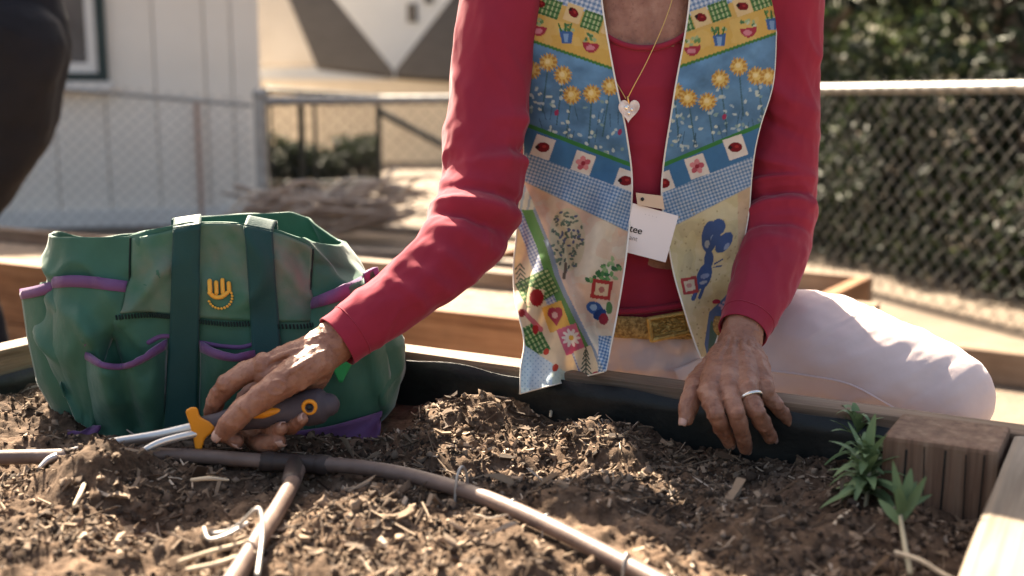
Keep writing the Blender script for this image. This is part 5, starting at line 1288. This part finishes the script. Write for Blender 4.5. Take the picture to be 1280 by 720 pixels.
def vest_mat():
    m, nt, bs = new_mat('printed_cotton'); a = nt.nodes.new('ShaderNodeAttribute'); a.attribute_name = 'print'
    nz = noise_node(nt, 90, 4); r = ramp(nt, nz.outputs['Fac'], [(.3, (.90, .89, .88)), (.7, (1, 1, 1))]); mx = nt.nodes.new('ShaderNodeMix'); mx.data_type = 'RGBA'; mx.blend_type = 'MULTIPLY'; mx.inputs[0].default_value = 1
    nt.links.new(a.outputs['Color'], mx.inputs[6]); nt.links.new(r.outputs[0], mx.inputs[7]); nt.links.new(mx.outputs[2], bs.inputs['Base Color'])
    bs.inputs['Roughness'].default_value = .8; bs.inputs['Specular IOR Level'].default_value = .2; bs.inputs['Sheen Weight'].default_value = .1
    n2 = noise_node(nt, 1100, 2); n1 = noise_node(nt, 26, 3); b = bump(nt, bs, n1.outputs['Fac'], .22, .006); bump(nt, bs, n2.outputs['Fac'], .2, .0008, b)
    t = nt.nodes.new('ShaderNodeBsdfTranslucent'); nt.links.new(mx.outputs[2], t.inputs['Color']); mix = nt.nodes.new('ShaderNodeMixShader'); mix.inputs[0].default_value = .22
    nt.links.new(bs.outputs[0], mix.inputs[1]); nt.links.new(t.outputs[0], mix.inputs[2]); nt.links.new(mix.outputs[0], nt.nodes['Material Output'].inputs['Surface'])
    return m
m_vest = vest_mat(); m_piping = M_plain('white_piping', (.75, .70, .62), .05, rough=.8)
VEST = empty('vest', P(808, 250, 1.28)); VEST.parent = WOMAN; VEST.matrix_parent_inverse = world_mat(WOMAN).inverted(); VEST['label'] = 'open sleeveless vest with garden patchwork print'
OUT_L = [(662, -125), (646, -60), (639, 0), (640, 40), (647, 100), (653, 150), (655, 185), (653, 215), (651, 240), (648, 270), (645, 300), (642, 335), (644, 375), (655, 425), (651, 460), (650, 492)]
IN_L = [(742, -125), (746, -60), (752, 0), (758, 40), (769, 100), (780, 150), (785, 180), (789, 210), (790, 235), (789, 262), (786, 290), (782, 325), (776, 365), (768, 410), (762, 440), (757, 464)]
OUT_R = [(925, -125), (955, -60), (969, 0), (970, 45), (966, 105), (951, 155), (944, 185), (940, 215), (938, 240), (936, 265), (930, 300), (922, 335), (911, 375), (900, 410), (893, 430), (886, 446)]
IN_R = [(870, -125), (867, -60), (862, 0), (856, 45), (845, 105), (838, 150), (833, 180), (829, 210), (827, 240), (830, 275), (836, 310), (843, 345), (853, 380), (864, 415), (870, 432), (876, 447)]
def vest_panel(outer, inner, side, nu, nv, painter):
    A = catmull(np.array(outer, float), nv); B = catmull(np.array(inner, float), nv); u = np.linspace(0, 1, nu)
    G = A[:, None] * (1 - u)[None, :, None] + B[:, None] * u[None, :, None]; PXg, PYg = G[..., 0], G[..., 1]
    Y = np.zeros_like(PXg)
    for i in range(nv):
        # per-row table lookup at the row's own heights
        cx = np.interp(PYg[i], TT[:, 0], TT[:, 1]); a = np.interp(PYg[i], TT[:, 0], TT[:, 2]) + .012; b = np.interp(PYg[i], TT[:, 0], TT[:, 3]); yf = np.interp(PYg[i], TT[:, 0], TT[:, 4])
        q = np.clip(np.abs((PXg[i] - cx) * (yf + .02) / F) / a, 0, .97); Y[i] = yf - .009 + b * (1 - np.sqrt(1 - q ** 2.2))
    hang = np.clip((PYg - 215) / 270, 0, 1) ** 1.2
    tgt = (1.205 if side < 0 else 1.262) + (.0 if side < 0 else .02) * (1 - u)[None]
    Y = Y * (1 - hang) + tgt * hang
    Y -= .010 * np.clip((PYg - 200) / 60, 0, 1) * (u[None] ** 3) * (1 if side < 0 else .4)
    Xw = PXg / 60.; Yw = PYg / 60.
    Y += fbm(np.stack([Xw * 1.6, Yw * .9, Xw * 0 + side], -1), 3, 33 + side) * .0045 * (.5 + 1.2 * np.clip((PYg - 180) / 200, 0, 1))
    if side < 0:
        CR = [(655, 228), (664, 246), (690, 310), (700, 345), (712, 372), (728, 405), (745, 438), (758, 470)]
        crx = np.interp(PYg, [c[1] for c in CR], [c[0] for c in CR]); d = PXg - crx; on = np.clip((PYg - 232) / 30, 0, 1)
        Y += on * (np.where(d < 0, .030 * (1 - np.exp(d / 18)), 0) - .011 * np.exp(-(d / 9) ** 2) + .007 * np.exp(-((d - 16) / 10) ** 2))
        Y += on * .008 * np.sin(PXg / 9 + PYg / 30)
    else:
        d = PXg - (905 - (PYg - 250) * .1); Y += np.clip((PYg - 250) / 60, 0, 1) * .010 * np.sin(PXg / 15 - PYg / 50)
    V = np.stack([np.array([0.])[0] + (PXg - 640) / F, np.zeros_like(PXg), np.zeros_like(PXg)], -1)
    ry = -(PYg - 360) / F; dy = CT + ry * ST; dz = ry * CT - ST; t = Y / dy
    V[..., 0] = (PXg - 640) / F * t; V[..., 1] = Y; V[..., 2] = CAM_H + dz * t
    pr = Print(PXg, PYg); painter(pr)
    o = grid('front_panel', V, m_vest, VEST, flip=False)
    ca = o.data.color_attributes.new('print', 'FLOAT_COLOR', 'POINT'); cc = np.ones((nu * nv, 4), np.float32); cc[:, :3] = pr.C.reshape(-1, 3); cc[:, :3] *= .88; ca.data.foreach_set('color', cc.ravel())
    md = o.modifiers.new('s', 'SOLIDIFY'); md.thickness = .0012; md.offset = 0
    tube('piping', [tuple(x) for x in V[::6, -1]], .0011, m_piping, o, 6, nv // 3); tube('piping', [tuple(x) for x in V[::6, 0]], .0011, m_piping, o, 6, nv // 3)
    tube('piping', [tuple(x) for x in V[-1, ::4]], .0010, m_piping, o, 6, 60)
    return V
VL = vest_panel(OUT_L, IN_L, -1, 140, 560, paint_left)
VR = vest_panel(OUT_R, IN_R, 1, 130, 520, paint_right)
# back of the vest and side returns
ph = np.linspace(PI * .02, -PI * 1.02, 90); rows = []
for py in np.linspace(-110, 400, 40):
    cx, a, b, yf = tor(py); c0 = P(cx, py, yf); aa = a + .012
    rows.append(np.stack([c0.x + aa * np.cos(ph), yf + b - (b + .012) * np.sin(ph) + np.clip(-np.sin(ph), 0, 1) * .034, np.full(90, c0.z)], -1))
m_vback = M_plain('vest_lining', (.42, .50, .58), .1, scale=20, rough=.85)
VB = grid('back_panel', np.array(rows)[14:], m_vback, VEST, solid=.0015)

# ------------------------------------------------------------------ necklace, badge
NK = empty('necklace', P(800, 60, 1.28)); NK.parent = WOMAN; NK.matrix_parent_inverse = world_mat(WOMAN).inverted()
pts = [P(x, y, float(torso_Y(x, y)) - .005) for x, y in ((850, -60), (842, -8), (828, 34), (808, 78), (792, 108), (784, 124))]
tube('chain', pts, .0006, m_gold, NK, 6, 60)
tube('chain', [P(x, y, float(torso_Y(x, y)) - .003) for x, y in ((725, -60), (735, -10), (748, 40), (764, 90), (782, 123))], .0006, m_gold, NK, 6, 50)
hc = Vector(P(786, 137, float(torso_Y(786, 137)) - .010)); V = []; nH = 36
for s_ in (-1, 1):
    for t in np.linspace(0, 2 * PI, nH, endpoint=False):
        x = 16 * math.sin(t) ** 3; z = 13 * math.cos(t) - 5 * math.cos(2 * t) - 2 * math.cos(3 * t) - math.cos(4 * t); V.append(hc + Vector((x * .00074 + .04 * z * .00074, s_ * .0016, z * .00088)))
Fh = [list(range(nH)), list(range(2 * nH - 1, nH - 1, -1))] + [[i, (i + 1) % nH, nH + (i + 1) % nH, nH + i] for i in range(nH)]
m_pend = M_noise('pendant_shell', [(.35, (.50, .40, .38)), (.65, (.82, .74, .70))], scale=90, rough=.3, metal=.3, bmp=.5, bscale=160)
hp_ = mobj('pendant', V, Fh, m_pend, NK, False); bv = hp_.modifiers.new('b', 'BEVEL'); bv.width = .0008; bv.segments = 2
for sx, sz, r in ((-.003, .002, .0022), (.003, .0, .0016), (.0, -.004, .0018), (-.001, .004, .0012)):
    S = Soup(); S.ball(hc + Vector((sx, -.0018, sz)), (r, .0008, r * 1.3), 10); S.build('pendant_relief', m_silver, hp_, True)
tube('bail', [hc + Vector((.0, 0, .006)), hc + Vector((-.001, -.001, .011)), hc + Vector((-.0015, 0, .014))], .0011, m_gold, NK, 6, 10)
BG = empty('name_badge', P(812, 300, 1.27)); BG.parent = WOMAN; BG.matrix_parent_inverse = world_mat(WOMAN).inverted(); BG['label'] = 'white name card clipped to the vest'
m_card = M_plain('white_card', (.80, .74, .73), .03, rough=.5, bmp=0); m_ink = M_plain('black_ink', (.03, .03, .035), .1, bmp=0); m_ink2 = M_plain('grey_ink', (.30, .28, .28), .1, bmp=0)
BY = 1.268
def quadbox(name, pts, Y, th, mat, parent):
    V = [P(x, y, Y) for x, y in pts] + [P(x, y, Y) + Vector((0, th, 0)) for x, y in pts]
    return mobj(name, V, [[0, 1, 2, 3], [7, 6, 5, 4], [0, 4, 5, 1], [1, 5, 6, 2], [2, 6, 7, 3], [3, 7, 4, 0]], mat, parent, False)
quadbox('card', [(791, 254), (848, 270), (832, 328), (778, 314)], BY, .0012, m_card, BG)
quadbox('clip', [(795, 241), (828, 245), (831, 262), (797, 256)], BY - .004, .003, M_plain('tan_clip', (.62, .46, .33), .1, rough=.5), BG)
S = Soup(); S.ball(P(803, 249, BY - .005), (.0022, .001, .0022), 10); S.build('clip_rivet', m_ink, BG, True)
def text(txt, px, py, h, mat, rot, parent):
    c = bpy.data.curves.new('lettering', 'FONT'); c.body = txt; c.size = h * 1.4; c.extrude = .0001; c.resolution_u = 3
    o = bpy.data.objects.new('tmp', c); COL.objects.link(o); dg = bpy.context.evaluated_depsgraph_get(); me = bpy.data.meshes.new_from_object(o.evaluated_get(dg)); bpy.data.objects.remove(o)
    co = get_co(me); k = math.cos(rot), math.sin(rot); b = P(px, py, BY - .0006); co = np.stack([b.x + co[:, 0] * k[0] - co[:, 1] * k[1], b.y - co[:, 2] , b.z + co[:, 0] * k[1] + co[:, 1] * k[0]], -1); set_co(me, co)
    ob = link('lettering', me, mat, parent); return ob
text('tee', 786, 289, .0082, m_ink, -.26, BG); text('tee', 786.4, 289, .0082, m_ink, -.26, BG); text('ant', 786, 299, .0055, m_ink2, -.26, BG); text('.  .  .  .', 806, 268, .004, m_ink2, -.26, BG)

# ------------------------------------------------------------------ second person, bending away, mostly outside the picture
m_navy = M_cloth('black_trousers', (.010, .0095, .012), .2, weave=900, sheen=.02, rough=.8, coarse=.4, cd=.02, cs=9)
m_lilac = M_cloth('lilac_shirt', (.42, .34, .42), .1, weave=900, sheen=.3, rough=.85)
YP = 2.6
PB = empty('person', (P(-70, 400, YP).x, YP, 0)); tag(PB, 'person in black trousers bending over in front of the white building window', 'person')
S = Soup(); S.chain(L3([(0, -40, YP), (20, 48, YP), (12, 120, YP - .03), (-8, 175, YP - .03), (-34, 230, YP)]), [.112, .116, .114, .104, .085], 24, 20)
for yo, dx in ((-.08, 0), (.08, -8)):
    S.chain(L3([(18 + dx, 60, YP + yo), (-2 + dx, 160, YP + yo), (-34 + dx, 232, YP + yo), (-62 + dx, 300, YP + yo)]), [.110, .104, .086, .064], 20, 22)
    k_ = P(-62 + dx, 300, YP + yo); S.chain([k_, Vector((k_.x + .04, k_.y, .25)), Vector((k_.x + .09, k_.y, .07))], [.062, .058, .046], 18, 14)
pm_ = remeshed(S, .008, 6); co = get_co(pm_); set_co(pm_, co + get_no(pm_) * (fbm(co * 9, 3, 3) * .006)[:, None]); link('trousers', pm_, m_navy, PB)
S = Soup(); S.chain(L3([(14, -44, YP), (-50, -85, YP), (-150, -125, YP), (-220, -105, YP)]), [.115, .125, .14, .10], 22, 24)
for yo in (-.16, .16): S.chain(L3([(-200, -90, YP + yo), (-240, 40, YP + yo), (-280, 150, YP + yo * .6)]), [.055, .045, .035], 14, 14)
sm_ = remeshed(S, .008, 6); link('shirt', sm_, m_lilac, PB)
S = Soup()
nk2 = P(-230, -85, YP); hd2 = nk2 + Vector((-.14, 0, .02)); S.chain([nk2 + Vector((.08, 0, 0)), nk2, hd2], [.06, .05, .05], 14, 10); S.ball(hd2 + Vector((-.05, 0, -.01)), (.10, .072, .085), 18); S.ball(hd2 + Vector((-.08, 0, -.07)), (.05, .045, .05), 14); S.ball(hd2 + Vector((-.12, 0, -.085)), (.014, .012, .02), 8)
for yo in (-.16, .16):
    a = P(-280, 150, YP + yo * .6); S.chain([P(-262, 100, YP + yo * .75), a, a + Vector((-.03, 0, -.12))], [.034, .028, .024], 12, 10)
    for j in range(4): S.chain([a + Vector((-.03, (j - 1.5) * .02, -.11)), a + Vector((-.035, (j - 1.5) * .024, -.17)), a + Vector((-.02, (j - 1.5) * .024, -.20 + abs(j - 1.5) * .008))], [.010, .009, .007], 8, 8)
    S.chain([a + Vector((-.02, -.02 * np.sign(yo), -.09)), a + Vector((.02, -.035 * np.sign(yo), -.14))], [.011, .008], 8, 6)
bm_ = remeshed(S, .005, 3); link('body', bm_, m_skin, PB)
S = Soup(); S.ball(hd2 + Vector((-.03, 0, .02)), (.105, .08, .08), 18); link('hair', remeshed(S, .006, 2), M_plain('dark_hair', (.05, .035, .028), .2, rough=.6), PB)
for yo, dx in ((-.08, 0), (.08, -8)):
    k_ = P(-62 + dx, 300, YP + yo); S = Soup(); S.chain([Vector((k_.x + .11, k_.y, .045)), Vector((k_.x, k_.y, .045)), Vector((k_.x - .10, k_.y, .035))], [.042, .043, .03], 14, 12); S.build('shoe', M_plain('purple_shoe' if yo < 0 else 'purple_shoe_b', (.06, .04, .09), .2), PB, True)
